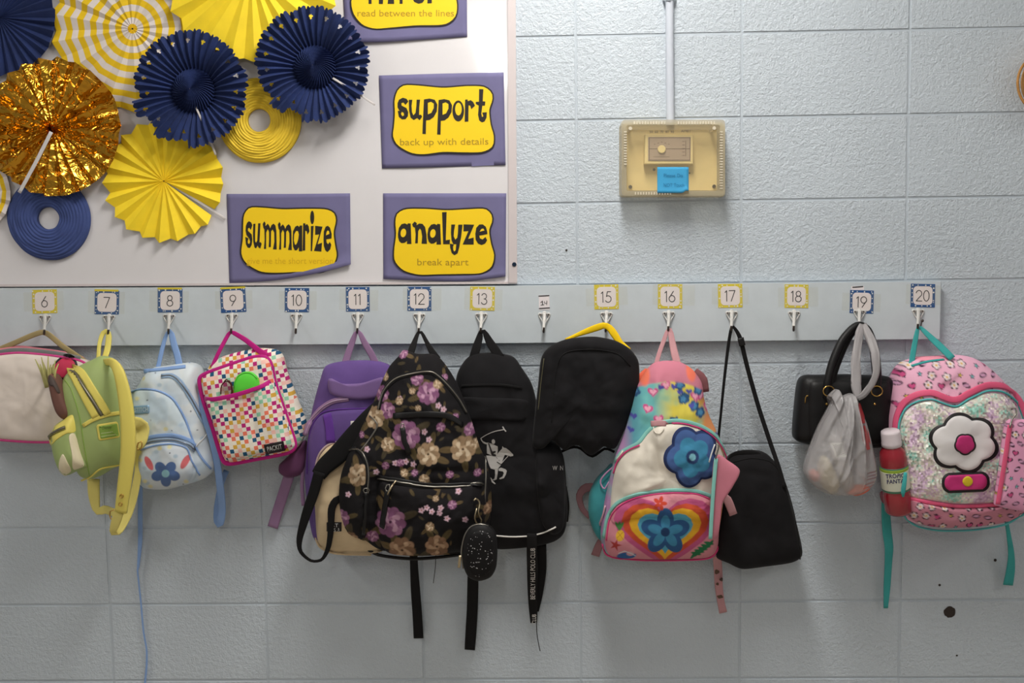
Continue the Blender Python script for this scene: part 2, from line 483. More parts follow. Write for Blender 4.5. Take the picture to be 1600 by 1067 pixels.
for i, (fx, y0, y1, w, watts) in enumerate(FIXTURES):
    t = thing('ceiling_light', ['white strip light on the ceiling close to the coat rack', 'long white strip light running back along the ceiling', 'added white fill strip on the ceiling towards the right', 'added white fill strip on the ceiling towards the left'][i], 'light')
    box('housing', fx-w/2, fx+w/2, y1, y0, CEIL-0.05, CEIL, M_HOUSE, t, 0.004)
    box('diffuser', fx-w/2+0.01, fx+w/2-0.01, y1+0.01, y0-0.01, CEIL-0.068, CEIL-0.05, M_DIFF, t, 0.004)

# holes and dents in the blocks
M_HOLE = mat('hole_dark', (58, 50, 45), 0.95, bump=(200, 0.6))
def drill(name, px, py, rpx, label, parent=None):
    c = P(px, py, 0.0009); r = rpx*mpp(px, py, 0)
    V = []; F = []; n = 20
    rg = random.Random(int(px))
    rr = [r*rg.uniform(0.9, 1.05) for _ in range(n)]
    for (k, y) in ((1.12, -0.0012), (1.0, -0.0018), (0.86, -0.0012), (0.8, -0.0009)):
        V += [(c.x+rr[i]*k*math.cos(2*math.pi*i/n), y, c.z+rr[i]*k*math.sin(2*math.pi*i/n)) for i in range(n)]
    V.append((c.x, -0.0009, c.z))
    for a in range(3): F += [(a*n+i, a*n+(i+1) % n, (a+1)*n+(i+1) % n, (a+1)*n+i) for i in range(n)]
    F += [(3*n+i, 3*n+(i+1) % n, 4*n) for i in range(n)]
    return mesh(name, V, F, M_HOLE, parent)
tag(drill('cable_hole', 1484, 956, 8.5, ''), 'round dark hole drilled through the block wall', 'hole')
for (x, y, r, lb) in ((1468, 914, 1.8, 'tiny old screw hole just above the round dark hole'), (1555, 875, 2.2, 'tiny old screw hole beside the short teal strap tail'), (1495, 1024, 1.4, 'tiny old screw hole below the round dark hole')):
    tag(drill('screw_hole', x, y, r, ''), lb, 'hole', 'old screw holes in the block')
tag(drill('chip_mark', 885, 391, 1.6, ''), 'small dark chip in the wall between whiteboard and thermostat', 'hole')

# conduit
M_COND = mat('conduit_paint', (196, 202, 212), 0.38)
con = thing('conduit', 'painted metal conduit running up the wall from the thermostat box', 'pipe')
tube('pipe', [(1045.5, -330, 0.013), (1046, -60, 0.013), (1046.5, 90, 0.013), (1047.5, 196, 0.013)], 0.0098, M_COND, con, k=20)
sweep('clamp', [P(1036, -3, 0.004), P(1038, -3, 0.016), P(1046, -3, 0.0255), P(1054, -3, 0.016), P(1056, -3, 0.004)], 0.003, 0.014, M_COND, con, flat=[Vector((0, 0, 1))]*5)

# thermostat with its guard
M_TBASE = mat('aged_ivory', (222, 200, 142), 0.5, var=0.06)
M_TBOX = mat('ivory_box', (222, 202, 146), 0.45)
M_TFACE = mat('brushed_face', (176, 156, 140), 0.4, metal=0.35)
M_INK = mat('brown_ink', (74, 48, 42), 0.6)
M_SCREW = mat('screw_dark', (70, 60, 50), 0.4, metal=0.6)
def clear_plastic(name, tint, fac, rough=0.08):
    m = bpy.data.materials.new(name); m.use_nodes = True; nt = m.node_tree; out = nt.nodes['Material Output']; b = nt.nodes['Principled BSDF']
    b.inputs['Base Color'].default_value = (*lin(tint), 1); b.inputs['Roughness'].default_value = rough; b.inputs['Specular IOR Level'].default_value = 0.5
    tr = nt.nodes.new('ShaderNodeBsdfTransparent'); tr.inputs[0].default_value = (1, 0.99, 0.96, 1)
    mx = nt.nodes.new('ShaderNodeMixShader'); mx.inputs[0].default_value = fac
    nt.links.new(tr.outputs[0], mx.inputs[1]); nt.links.new(b.outputs[0], mx.inputs[2]); nt.links.new(mx.outputs[0], out.inputs[0]); return m
M_CLEAR = clear_plastic('guard_front_plastic', (236, 228, 205), 0.07)
M_RIM = clear_plastic('guard_rim_plastic', (206, 196, 170), 0.42, 0.2)
M_RIB = clear_plastic('guard_rib_plastic', (246, 238, 220), 0.6, 0.15)
th = thing('thermostat_guard', 'yellowed clear plastic guard box over a wall thermostat', 'thermostat')
bp = slab('base_plate', rrect(979, 197, 1121, 298, 3), 0.0008, 0.010, M_TBASE, th, 1)
# rim: four side walls of the guard plus vent ribs
def rim(x0, y0, x1, y1, w, d0, d1, m, parent, name):
    outo = rrect(x0, y0, x1, y1, 6); ini = rrect(x0+w, y0+w, x1-w, y1-w, 3)
    n = len(outo); V = []
    for d in (d0, d1):
        V += [(lambda q: (q.x, -d, q.z))(P(x, y, d1)) for x, y in outo]; V += [(lambda q: (q.x, -d, q.z))(P(x, y, d1)) for x, y in ini]
    F = []
    for i in range(n):
        j = (i+1) % n
        F += [(i, j, 2*n+j, 2*n+i), (n+j, n+i, 3*n+i, 3*n+j), (2*n+i, 2*n+j, 3*n+j, 3*n+i), (j, i, n+i, n+j)]
    bmm = bmesh.new(); vs = [bmm.verts.new(v) for v in V]
    for f in F: bmm.faces.new([vs[i] for i in f])
    bmesh.ops.recalc_face_normals(bmm, faces=bmm.faces); me = bpy.data.meshes.new(name); bmm.to_mesh(me); bmm.free(); me.materials.append(m)
    o = bpy.data.objects.new(name, me); COL.objects.link(o); o.parent = parent; return o
rim(968, 193, 1133, 308, 10, 0.0008, 0.014, M_RIM, th, 'mounting_ring')
gd = rim(971, 187, 1133, 306, 8, 0.014, 0.058, M_RIM, th, 'guard_side')
slab('guard_front', rrect(974, 190, 1131, 303, 5), 0.0565, 0.0585, M_CLEAR, th)
for i in range(30):
    x = 990+i*4.3
    if 1040 < x < 1056: continue
    slab('vent_rib', [(x, 189.5), (x+2.2, 189.5), (x+2.2, 194), (x, 194)], 0.05, 0.0605, M_RIB, gd)
for i in range(22):
    y = 205+i*4.2
    slab('vent_rib', [(1125, y), (1129.5, y), (1129.5, y+2), (1125, y+2)], 0.05, 0.0605, M_RIB, gd)
    if i < 13: slab('vent_rib', [(975, y), (979.5, y), (979.5, y+2), (975, y+2)], 0.05, 0.0605, M_RIB, gd)
    if i < 14: slab('vent_rib', [(992+i*4.2, 300), (994+i*4.2, 300), (994+i*4.2, 304), (992+i*4.2, 304)], 0.05, 0.0605, M_RIB, gd)
for (x, y) in ((985, 200.5), (1116, 200), (985, 292), (1116, 291)):
    slab('guard_screw', [(x+2.8*math.cos(a), y+2.8*math.sin(a)) for a in [2*math.pi*i/12 for i in range(12)]], 0.009, 0.0600 if y < 250 else 0.0135, M_RIB if y < 250 else M_SCREW, th)
for (x, y, r) in ((1022, 265, 2.2), (1077.5, 270.5, 1.3)):
    slab('base_screw', [(x+r*math.cos(a), y+r*math.sin(a)) for a in [2*math.pi*i/10 for i in range(10)]], 0.009, 0.011, M_SCREW, th)
tb = slab('thermostat_body', [(1008, 210), (1083, 211), (1083, 256), (1007, 256)], 0.010, 0.034, M_TBOX, th, 1.2)
fc = slab('face_plate', [(1012.5, 214), (1079.5, 214), (1079, 251.5), (1012.5, 251.5)], 0.033, 0.0352, M_TFACE, tb, 0.3)
fp = flat(0.0356)
def frame_strokes(x0, y0, x1, y1, w): return [[(x0, y0, w), (x1, y0, w)], [(x1, y0, w), (x1, y1, w)], [(x1, y1, w), (x0, y1, w)], [(x0, y1, w), (x0, y0, w)]]
fill2d('printing', strokes_poly(frame_strokes(1014.5, 215, 1078, 250, 0.7)+[[(1015, 232.5, 0.7), (1078, 232.5, 0.7)], [(1071.5, 220, .6), (1071.5, 244, .6)], [(1021, 245, .5), (1046, 245, .5)]]
    + [[(1066, 221+5.5*i, .6), (1070, 221+5.5*i, .6)] for i in range(5)]+[[(1022+5.5*i, 226-abs(2-i)*-1.6-4, .6), (1024+5.5*i, 226-abs(2-i)*-1.6-4, .6)] for i in range(5)], 3), M_INK, fc, fp)
slab('dial', [(1034+6.2*math.cos(a), 233+6.2*math.sin(a)) for a in [2*math.pi*i/24 for i in range(24)]], 0.035, 0.040, M_TBOX, tb, 0.6)
text('lettering', '50  60  70  80  90', 1034, 206, 5, M_INK, bp, flat(0.0106), width=38)
text('lettering', 'AMBT', 1072, 204.5, 6, M_INK, bp, flat(0.0106))
M_NOTE = mat('sticky_note_blue', (64, 158, 206), 0.85, var=0.03)
M_NINK = mat('note_ink', (40, 120, 165), 0.8)
NV = []; NF = []
for j in range(11):
    for i in range(11):
        u, v = i/10, j/10; x = 1027+49*u; y = 261+40.5*v-(3.5 if (u > 0.85 and v > 0.85) else 0)
        NV.append(P(x, y, 0.0595+0.006*max(0, v-0.6)**1.2+0.004*max(0, u+v-1.5)))
for j in range(10):
    for i in range(10): a = j*11+i; NF.append((a, a+11, a+12, a+1))
nt_ = mesh('sticky_note', NV, NF, M_NOTE); tag(nt_, 'blue sticky note on the clear thermostat guard', 'sticky note')
sm = nt_.modifiers.new('t', 'SOLIDIFY'); sm.thickness = 0.0004
text('handwriting', 'Please Do', 1052, 274, 8, M_NINK, nt_, flat(0.0605), width=30); text('handwriting', 'NOT Touch', 1053, 289, 8, M_NINK, nt_, flat(0.0612), width=32)

# woven basket edge by the right side of the wall
M_STRAW = mat('woven_straw', (178, 128, 70), 0.8, var=0.15, bump=(500, 0.8, 2, 0.002))
bk = thing('woven_basket', 'round tan woven straw wall basket on the upper wall', 'basket')
V = []; F = []; c0 = P(1640, 130, 0.02); R0 = 50*mpp(1640, 130, 0.02)
prof = [(0.0, 0.03), (0.2, 0.032), (0.5, 0.034), (0.8, 0.04), (0.92, 0.052), (1.0, 0.056), (1.03, 0.048), (1.0, 0.036), (0.88, 0.018), (0.5, 0.006), (0, 0.004)]
prof = [(np.interp(t, np.arange(len(prof)), [q[0] for q in prof]), np.interp(t, np.arange(len(prof)), [q[1] for q in prof])) for t in np.linspace(0, len(prof)-1, 60)]
for k, (r, d) in enumerate(prof):
    for i in range(72):
        a = 2*math.pi*i/72; w = 0.0012*(1 if (i+k) % 2 else -1)
        V.append((c0.x+R0*r*math.cos(a), -(d+w), c0.z+R0*r*math.sin(a)))
for k in range(len(prof)-1): F += [(k*72+i, k*72+(i+1) % 72, (k+1)*72+(i+1) % 72, (k+1)*72+i) for i in range(72)]
mesh('weave', V, F, M_STRAW, bk)
tube('rim_cord', [(1640+50*math.cos(a), 130+50*math.sin(a), 0.058) for a in [2*math.pi*i/24 for i in range(24)]], 0.003, M_STRAW, bk, closed=True)

# ------------------------------------------------------------------ whiteboard
M_WB = mat('whiteboard_enamel', (222, 219, 221), 0.07, spec=0.5, var=0.01)
M_ALU = mat('frame_almond', (206, 196, 196), 0.4)
M_BLUE = mat('bolt_blue_black', (30, 48, 70), 0.35, metal=0.5)
wbt = thing('whiteboard', 'large white enamel board with pale frame on the block wall', 'whiteboard')
slab('writing_surface', [(-420, -340), (792, -340), (795, 442), (-420, 447)], 0.001, 0.012, M_WB, wbt)
sr = slab('side_frame', [(791.8, -340), (804, -340), (808, 443.5), (795, 443.5)], 0.001, 0.019, M_ALU, wbt, 2.0)
slab('frame_bolt', [(803.5+3.4*math.cos(a), 413+3.4*math.sin(a)) for a in [2*math.pi*i/14 for i in range(14)]], 0.018, 0.021, M_BLUE, sr, 0.5)
slab('bottom_frame', [(-420, 446.5), (794.5, 440), (794.5, 443.5), (-420, 450.5)], 0.001, 0.018, M_ALU, wbt, 0.8)

# ------------------------------------------------------------------ coat rack
M_RAIL = mat('rail_paint', (200, 208, 213), 0.42, bump=(45, 0.12, 4, 0.003), var=0.035)
M_HOOK = mat('hook_enamel', (200, 198, 194), 0.3)
M_TIP = mat('worn_hook_metal', (84, 76, 72), 0.35, metal=0.7)
rack = thing('coat_rack', 'pale painted wooden rail with a row of small white metal hooks', 'coat rack')
RD = 0.0225
slab('rail_board', [(-420, 452.5), (0, 450), (800, 446.5), (1471, 440), (1469, 529.5), (800, 536), (0, 541), (-420, 544)], 0.0008, RD, M_RAIL, rack, 1.2)
def hook(px, py, parent, bend=1.0):
    o = puff('coat_hook', [(px-3.2, py-5), (px, py-6.5), (px+3.2, py-5), (px+3.4, py+2), (px+2.4, py+11), (px, py+13), (px-2.4, py+11), (px-3.4, py+2)], M_HOOK, parent, RD, RD+0.004, RD-0.002, p=4, n=24, mr=5)
    for s in (-1, 1):
        e = puff('screw_ear', [(px+s*6.6+3.3*math.cos(a), py-1+3.3*math.sin(a)) for a in [2*math.pi*i/8 for i in range(8)]], M_HOOK, o, RD+0.001, RD+0.0035, RD-0.002, p=4, n=14, mr=4)
        puff('screw', [(px+s*6.6+1.5*math.cos(a), py-1+1.5*math.sin(a)) for a in [2*math.pi*i/8 for i in range(8)]], M_TIP, e, RD+0.0028, RD+0.0048, RD+0.002, p=3, n=10, mr=3)
        tube('arm', [(px+s*8.2, py+1, RD+0.002), (px+s*6, py+5, RD+0.003), (px+s*2.6, py+10, RD+0.008), (px+s*1, py+13, RD+0.018)], 0.0016, M_HOOK, o, k=6, n=9)
        tube('arm', [(px+s*5, py-2, RD+0.002), (px+s*1, py-3, RD+0.003)], 0.0022, M_HOOK, o, k=6, n=4)
    pts = [(px, py-3, RD+0.004, 6.5, .005), (px, py+5, RD+0.010, 5.4, .005), (px-0.5, py+13, RD+0.024, 4.8, .005), (px-1, py+21, RD+0.036, 4.6, .005), (px-1, py+25, RD+0.043, 4.4, .005)]
    R = cat_rom(pts, 16)
    sweep('neck', [P(x, y, d) for x, y, d, w, t in R], [w*0.0016 for x, y, d, w, t in R], [t for *_, t in R], M_HOOK, o, pw=0.85)
    pts = [(px-1, py+24, RD+0.041), (px-1, py+26.5, RD+0.047), (px-1, py+25, RD+0.053), (px-0.8, py+21, RD+0.056), (px-0.6, py+19, RD+0.0565)]
    tube('hook_tip', pts, 0.0027, M_TIP, o, n=12, k=10)
    return o
HOOKS = {6: (70, 496), 7: (170, 496), 8: (264, 494.5), 9: (362, 494), 10: (463, 494), 11: (559, 493.5), 12: (655, 493.5), 13: (752, 493), 14: (850.5, 492.5), 15: (947.5, 491.5), 16: (1045, 490.5), 17: (1143.5, 490), 18: (1241, 490), 19: (1343, 488), 20: (1435, 487)}
for k, (hx, hy) in HOOKS.items(): hook(hx, hy, rack)
nl = thing('bent_nail', 'small bare nail beside the hook under card 20', 'nail')
tube('shank', [(1438.5, 511, RD-0.006), (1440, 503, RD+0.02), (1441, 501.5, RD+0.03)], 0.0017, M_TIP, nl)
tube('head', [(1441, 501.2, RD+0.0295), (1441.2, 501, RD+0.0315)], 0.0036, M_TIP, nl, k=10)

# number cards
M_CW = mat('card_white', (232, 224, 226), 0.5)
M_CB = mat('card_border_blue', (44, 84, 138), 0.5)
M_CY = mat('card_border_yellow', (214, 196, 62), 0.5)
M_DOT = mat('card_dot', (226, 228, 224), 0.5)
M_DIG = mat('digit_black', (34, 30, 32), 0.5)
M_TAPE = clear_plastic('clear_tape', (216, 220, 222), 0.06, 0.12)
def arc(cx, cy, rx, ry, a0, a1, n=14): return [(cx+rx*math.cos(math.radians(a0+(a1-a0)*i/n)), cy+ry*math.sin(math.radians(a0+(a1-a0)*i/n))) for i in range(n+1)]
DG = {'0': [arc(.3, .5, .27, .5, 0, 360, 22)], '1': [[(.08, .84), (.3, 1)], [(.3, 1), (.3, 0)]],
      '2': [arc(.3, .7, .27, .3, 170, -35, 10)+[(.3, .3), (.04, 0.0)], [(.04, 0), (.6, 0)]],
      '3': [arc(.28, .74, .23, .26, 160, -90, 10), arc(.28, .24, .27, .26, 90, -160, 10)],
      '5': [[(.54, 1), (.22, 1)], [(.22, 1), (.12, .54)], [(.12, .54)]+arc(.28, .31, .29, .31, 105, -150, 12)],
      '6': [arc(.3, .3, .28, .3, 0, 360, 18), [(.44, 1), (.06, .42)]], '7': [[(.02, 1), (.58, 1)], [(.58, 1), (.2, 0)]],
      '8': [arc(.3, .75, .22, .24, 0, 360, 16), arc(.3, .26, .28, .27, 0, 360, 16)], '9': [arc(.3, .7, .28, .3, 0, 360, 18), [(.55, .58), (.16, 0)]]}
WORDS = dict(zip((6, 7, 8, 9, 10, 11, 12, 13, 15, 16, 17, 18, 19, 20), 'six seven eight nine ten eleven twelve thirteen fifteen sixteen seventeen eighteen nineteen twenty'.split()))
def number_card(num, x0, y0, x1, y1, colour, rot=0.0, strip=False):
    s = str(num); cx, cy = (x0+x1)/2, (y0+y1)/2
    bm_ = M_CB if colour == 'blue' else M_CY
    t = thing('number_card', f'{colour} bordered paper card with the number {WORDS[num]}', 'card', 'number cards taped along the coat rail')
    d = RD+0.0003
    slab('border', rrect(x0, y0, x1, y1, 0.6, rot), d-0.0002, d+0.0005, bm_, t)
    slab('panel', rrect(x0+4, y0+3.8, x1-4, y1-3.8, 6, rot), d, d+0.0008, M_CW, t)
    h = 16.5; adv = [6.6 if ch == '1' else 11.6 for ch in s]; x = cx-sum(adv)/2+0.6
    st = []
    for ch in s:
        for pl in DG[ch]:
            st.append([(x+(px_*h*0.98 if ch != '1' else px_*h*0.7-0.5), cy+h/2-py_*h+0.3, 1.3) for px_, py_ in pl])
        x += 6.6 if ch == '1' else 11.6
    c, s_ = math.cos(rot), math.sin(rot)
    st = [[(cx+(a-cx)*c-(b-cy)*s_, cy+(a-cx)*s_+(b-cy)*c, w_) for a, b, w_ in q] for q in st]
    fill2d('digits', strokes_poly(st, 2), M_DIG, t, flat(d+0.0011))
    rg = random.Random(num); dots = []
    for i in range(16):
        e = i % 4; f = (i//4+rg.uniform(0.1, 0.9))/4
        a, b = [(x0+2.3, y0+f*(y1-y0)), (x1-2.3, y0+f*(y1-y0)), (x0+f*(x1-x0), y0+2.2), (x0+f*(x1-x0), y1-2.2)][e]
        a, b = cx+(a-cx)*c-(b-cy)*s_, cy+(a-cx)*s_+(b-cy)*c
        r = rg.uniform(0.7, 1.35); dots.append([(a+r*math.cos(q), b+r*math.sin(q)) for q in [2*math.pi*k/8 for k in range(8)]])
    fill2d('dots', dots, M_DOT, t, flat(d+0.0009))
    if strip: slab('top_edge', rrect(x0-0.3, y0-1.8, x1-1, y0+1.2, 0.4, rot), d, d+0.0012, M_CY, t)
    fill2d('clear_tape', [rrect(x0-rg.uniform(6, 14), y0+rg.uniform(1, 5), x1+rg.uniform(8, 20), y1-rg.uniform(0, 6), 1, rot+rg.uniform(-.03, .03))], M_TAPE, t, flat(d+0.0015))
for a in ((6, 50.5, 452.5, 89, 489.5, 'yellow', -.03), (7, 148, 454, 186, 491, 'blue', .02, True), (8, 246.5, 451, 285, 488, 'blue', 0, True), (9, 344.5, 450, 384, 488, 'blue', -.05, True),
          (10, 445, 450, 483, 487.5, 'blue', 0.01), (11, 540.5, 448.5, 577.5, 486.5, 'blue', -.01), (12, 636.5, 448, 674, 485.5, 'blue', 0), (13, 734.5, 448, 773, 485, 'yellow', .02), (15, 928.5, 444.5, 966.5, 483, 'yellow', -.02),
          (16, 1028, 444, 1066, 482, 'yellow', .0), (17, 1122, 443.5, 1160, 480.5, 'yellow', -.02), (18, 1226, 444.5, 1263, 481, 'yellow', .01), (19, 1328, 453.5, 1365, 489.5, 'blue', .03), (20, 1423, 443.5, 1461, 480, 'blue', .02)):
    number_card(*a)
t14 = thing('number_card', 'small plain white card with a handwritten 14 between black lines', 'card', 'number cards taped along the coat rail')
slab('paper', rrect(842, 461, 858.5, 484, 0.4, -.02), RD, RD+0.0007, M_CW, t14)
fill2d('ink', strokes_poly([[(842, 462.6, 1.7), (857.8, 461.8, 1.7)], [(842.8, 482, 1.7), (858.5, 481, 1.7)], [(845, 473, 1.1), (847.5, 470.2, 1.5), (847.5, 476, 1.1)], [(845, 476.8, 1), (850, 476, 1)], [(850.8, 471, .9), (851, 474, .9), (854.5, 473.5, .9)], [(854.5, 470, .9), (854, 476.5, .9)]], 3), M_DIG, t14, flat(RD+0.001))
t19 = thing('paper_scrap', 'torn white paper scrap with a black line above card 19', 'paper')
slab('paper', rrect(1330, 447, 1350, 453, 0.4, -.03), RD-0.0003, RD+0.0002, M_CW, t19)
fill2d('ink', strokes_poly([[(1332.5, 448.9, 1.8), (1348, 447.7, 1.8)]], 3), M_DIG, t19, flat(RD+0.0006))

# ------------------------------------------------------------------ posters on the whiteboard
M_PURP = mat('purple_paper', (112, 108, 146), 0.8, var=0.05)
M_YEL = mat('yellow_card', (248, 208, 24), 0.45)
M_LET = mat('letter_black', (36, 30, 24), 0.55)
M_SUB = mat('small_print', (176, 140, 28), 0.6)
M_SUB2 = mat('small_print_faint', (226, 182, 18), 0.6)
def poster(label, top, bot, card, letters, sub, subpos, depthf, extra=None, subm=None, cardtilt=0.0):
    t = thing('word_poster', label, 'poster', 'word posters on the whiteboard')
    n = 28; m_ = 20; A = cat_rom(top, n); B = cat_rom(bot, n); V = []; F = []
    for j in range(m_):
        v = j/(m_-1)
        for i in range(n):
            x, y = A[i]*(1-v)+B[i]*v; V.append(P(x, y, 0.0128+depthf(i/(n-1), v)))
    for j in range(m_-1):
        for i in range(n-1): a = j*n+i; F.append((a, a+n, a+n+1, a+1))
    sh = mesh('backing_sheet', V, F, M_PURP, t); s_ = sh.modifiers.new('t', 'SOLIDIFY'); s_.thickness = 0.0003; s_.offset = 0
    c = np.mean(card, 0); C = [tuple(q) for q in cat_rom(card, 80, True)]
    big = []
    for i in range(80):
        a = np.array(C[i-1]); b = np.array(C[(i+1) % 80]); dv = b-a; nn = np.array([dv[1], -dv[0]]); nn /= np.linalg.norm(nn)+1e-9
        if np.dot(nn, np.array(C[i])-c) < 0: nn = -nn
        big.append(tuple(np.array(C[i])+nn*2.3))
    D = 0.0165
    slab('card_outline', big, D-0.001, D, M_LET, t); slab('yellow_card', C, D-0.0005, D+0.0006, M_YEL, t)
    for pl in letters[0]: fill2d('letter', [pl], M_LET, t, flat(D+0.0011))
    for pl in letters[1]: fill2d('letter_counter', [pl], M_YEL, t, flat(D+0.0016))
    if sub: text('small_lettering', sub, subpos[0], subpos[1], subpos[2], subm or M_SUB, t, flat(D+0.0011), width=subpos[3], rot=subpos[4] if len(subpos) > 4 else 0)
    if extra: extra(t)
    return t
z1 = lambda L: [[(520+x/3.953, y/3.953, w/3.953) for x, y, w in s] for s in L]
z2 = lambda L: [[(340+x/3.333, 270+y/3.333, w/3.333) for x, y, w in s] for s in L]
cz1 = lambda L: [(520+x/3.953, y/3.953) for x, y in L]
cz2 = lambda L: [(340+x/3.333, 270+y/3.333) for x, y in L]
def el(cx, cy, rx, ry, w, k=10, a0=0): return [(cx+rx*math.cos(a0+2*math.pi*i/k), cy+ry*math.sin(a0+2*math.pi*i/k), w) for i in range(k+1)]
def tr(L, s, ox, oy, dx=0, dy=0): return [[(ox+(x+dx)/s, oy+(y+dy)/s) for x, y in q] for q in L]
def ov(cx, cy, rx, ry, rot=0, n=26): return [(cx+rx*math.cos(t)*math.cos(rot)-ry*math.sin(t)*math.sin(rot), cy+rx*math.cos(t)*math.sin(rot)+ry*math.sin(t)*math.cos(rot)) for t in [2*math.pi*i/n for i in range(n)]]
p_o = [[(468, 235), (550, 222), (625, 240), (662, 310), (655, 410), (610, 490), (555, 530), (500, 538), (495, 738), (445, 735), (455, 500)]]; p_c = [[(525, 285), (570, 270), (610, 295), (610, 360), (575, 430), (525, 450)]]
S1 = (9.28, 612, 130)
LS = (tr([[(105, 240), (160, 210), (215, 225), (243, 265), (200, 315), (170, 280), (140, 290), (145, 325), (215, 360), (240, 420), (235, 480), (200, 522), (150, 525), (105, 490), (88, 400), (150, 405), (135, 445), (155, 480), (180, 465), (175, 430), (110, 395), (85, 350), (85, 290)],
    [(248, 240), (300, 240), (288, 330), (295, 420), (315, 465), (345, 430), (358, 330), (362, 238), (412, 238), (400, 350), (398, 460), (425, 455), (443, 485), (405, 537), (370, 505), (320, 535), (275, 500), (252, 400)],
    ov(965, 402, 85, 152), [(1065, 238), (1100, 235), (1105, 260), (1145, 245), (1180, 270), (1208, 325), (1155, 375), (1140, 325), (1115, 320), (1112, 555), (1058, 560)],
    [(1268, 85), (1330, 88), (1320, 262), (1358, 265), (1352, 325), (1315, 325), (1300, 440), (1310, 490), (1330, 480), (1312, 425), (1380, 420), (1375, 500), (1345, 555), (1310, 568), (1270, 540), (1252, 460), (1262, 325), (1220, 300), (1220, 270), (1265, 268)]], *S1)
    + tr(p_o, *S1)+tr(p_o, *S1, 213, 8), tr(p_c, *S1)+tr(p_c, *S1, 213, 8)+tr([ov(968, 375, 48, 92)], *S1))
CS = cz1([(400, 560), (440, 528), (520, 528), (680, 542), (830, 532), (930, 536), (978, 570), (986, 615), (966, 680), (975, 770), (994, 840), (985, 905), (920, 938), (800, 940), (680, 938), (560, 952), (480, 942), (400, 895), (372, 840), (378, 780), (384, 700), (382, 620)])
def sup_extra(t):
    s = slab('folded_flap', [(735, 214), (788, 213), (790, 257), (737, 260)], 0.0128, 0.0142, M_PURP, t)
poster('purple poster with yellow card reading support', [(592, 118), (690, 115), (787, 113)], [(597, 263), (690, 261), (790, 258)], CS, LS, 'back up with details', (694, 223, 15, 138, -.01), lambda u, v: 0.001*math.sin(7*u)*v+0.0012, sup_extra)
S2 = (10.39, 376, 320)
m_o = [[(358, 310), (385, 265), (405, 300), (402, 345), (440, 305), (465, 340), (480, 380), (500, 330), (535, 305), (565, 335), (580, 420), (585, 725), (525, 722), (548, 600), (545, 450), (520, 400), (495, 430), (490, 685), (455, 688), (462, 560), (462, 440), (440, 395), (415, 450), (413, 715), (378, 715), (390, 560), (385, 400), (370, 375)]]
LM = (tr([[(105, 290), (135, 265), (170, 285), (190, 330), (165, 408), (140, 370), (120, 385), (118, 420), (180, 480), (190, 560), (180, 650), (150, 700), (115, 695), (85, 640), (75, 520), (128, 545), (115, 590), (118, 625), (140, 635), (155, 600), (140, 550), (95, 490), (80, 420), (85, 340)],
    [(205, 310), (240, 305), (235, 480), (235, 590), (250, 615), (270, 580), (285, 300), (322, 300), (312, 500), (305, 610), (325, 605), (342, 635), (318, 712), (290, 690), (275, 660), (250, 710), (225, 690), (205, 600), (200, 450)],
    [(845, 560), (850, 430), (885, 355), (925, 335), (950, 360), (960, 335), (1000, 335), (1000, 755), (945, 755), (945, 690), (915, 735), (880, 742), (850, 680)], [(1015, 300), (1050, 300), (1052, 330), (1080, 310), (1105, 350), (1118, 430), (1085, 485), (1075, 430), (1050, 420), (1048, 740), (1005, 745)],
    [(1140, 345), (1185, 340), (1160, 752), (1138, 752)], ov(1162, 205, 33, 110), [(1210, 340), (1330, 355), (1250, 640), (1322, 615), (1310, 760), (1190, 748), (1275, 480), (1210, 488)],
    [(1345, 560), (1350, 430), (1380, 355), (1415, 340), (1450, 370), (1478, 470), (1475, 545), (1390, 560), (1395, 610), (1420, 640), (1445, 600), (1472, 645), (1455, 720), (1410, 768), (1375, 740), (1350, 670)]], *S2)+tr(m_o, *S2)+tr(m_o, *S2, 245, 10),
    tr([[(880, 640), (865, 580), (870, 480), (900, 425), (930, 425), (945, 480), (935, 560), (915, 620), (895, 650)], [(1385, 495), (1395, 440), (1415, 415), (1435, 430), (1442, 470)]], *S2))
CM = cz2([(140, 215), (170, 182), (240, 182), (340, 190), (450, 188), (560, 190), (605, 210), (616, 250), (604, 310), (612, 380), (620, 430), (600, 480), (540, 514), (430, 515), (300, 520), (220, 512), (150, 470), (124, 420), (132, 340), (134, 260)])
poster('purple poster with yellow card reading summarize and a curling lower edge', [(354, 303), (450, 303), (547, 302)], [(358.5, 442.5), (430, 438), (500, 426), (548, 413)], CM, LM, 'give me the short version', (453, 409, 14, 135), lambda u, v: 0.0008+0.010*max(0, v-0.86)*7*u*0.9, None, M_SUB2)
S3 = (9.756, 612, 320)
a_o = [[(95, 440), (110, 350), (150, 295), (200, 282), (240, 300), (245, 282), (290, 285), (302, 597), (232, 597), (235, 550), (195, 580), (150, 585), (115, 555), (98, 500)]]; a_c = [ov(178, 428, 42, 66, .15)]
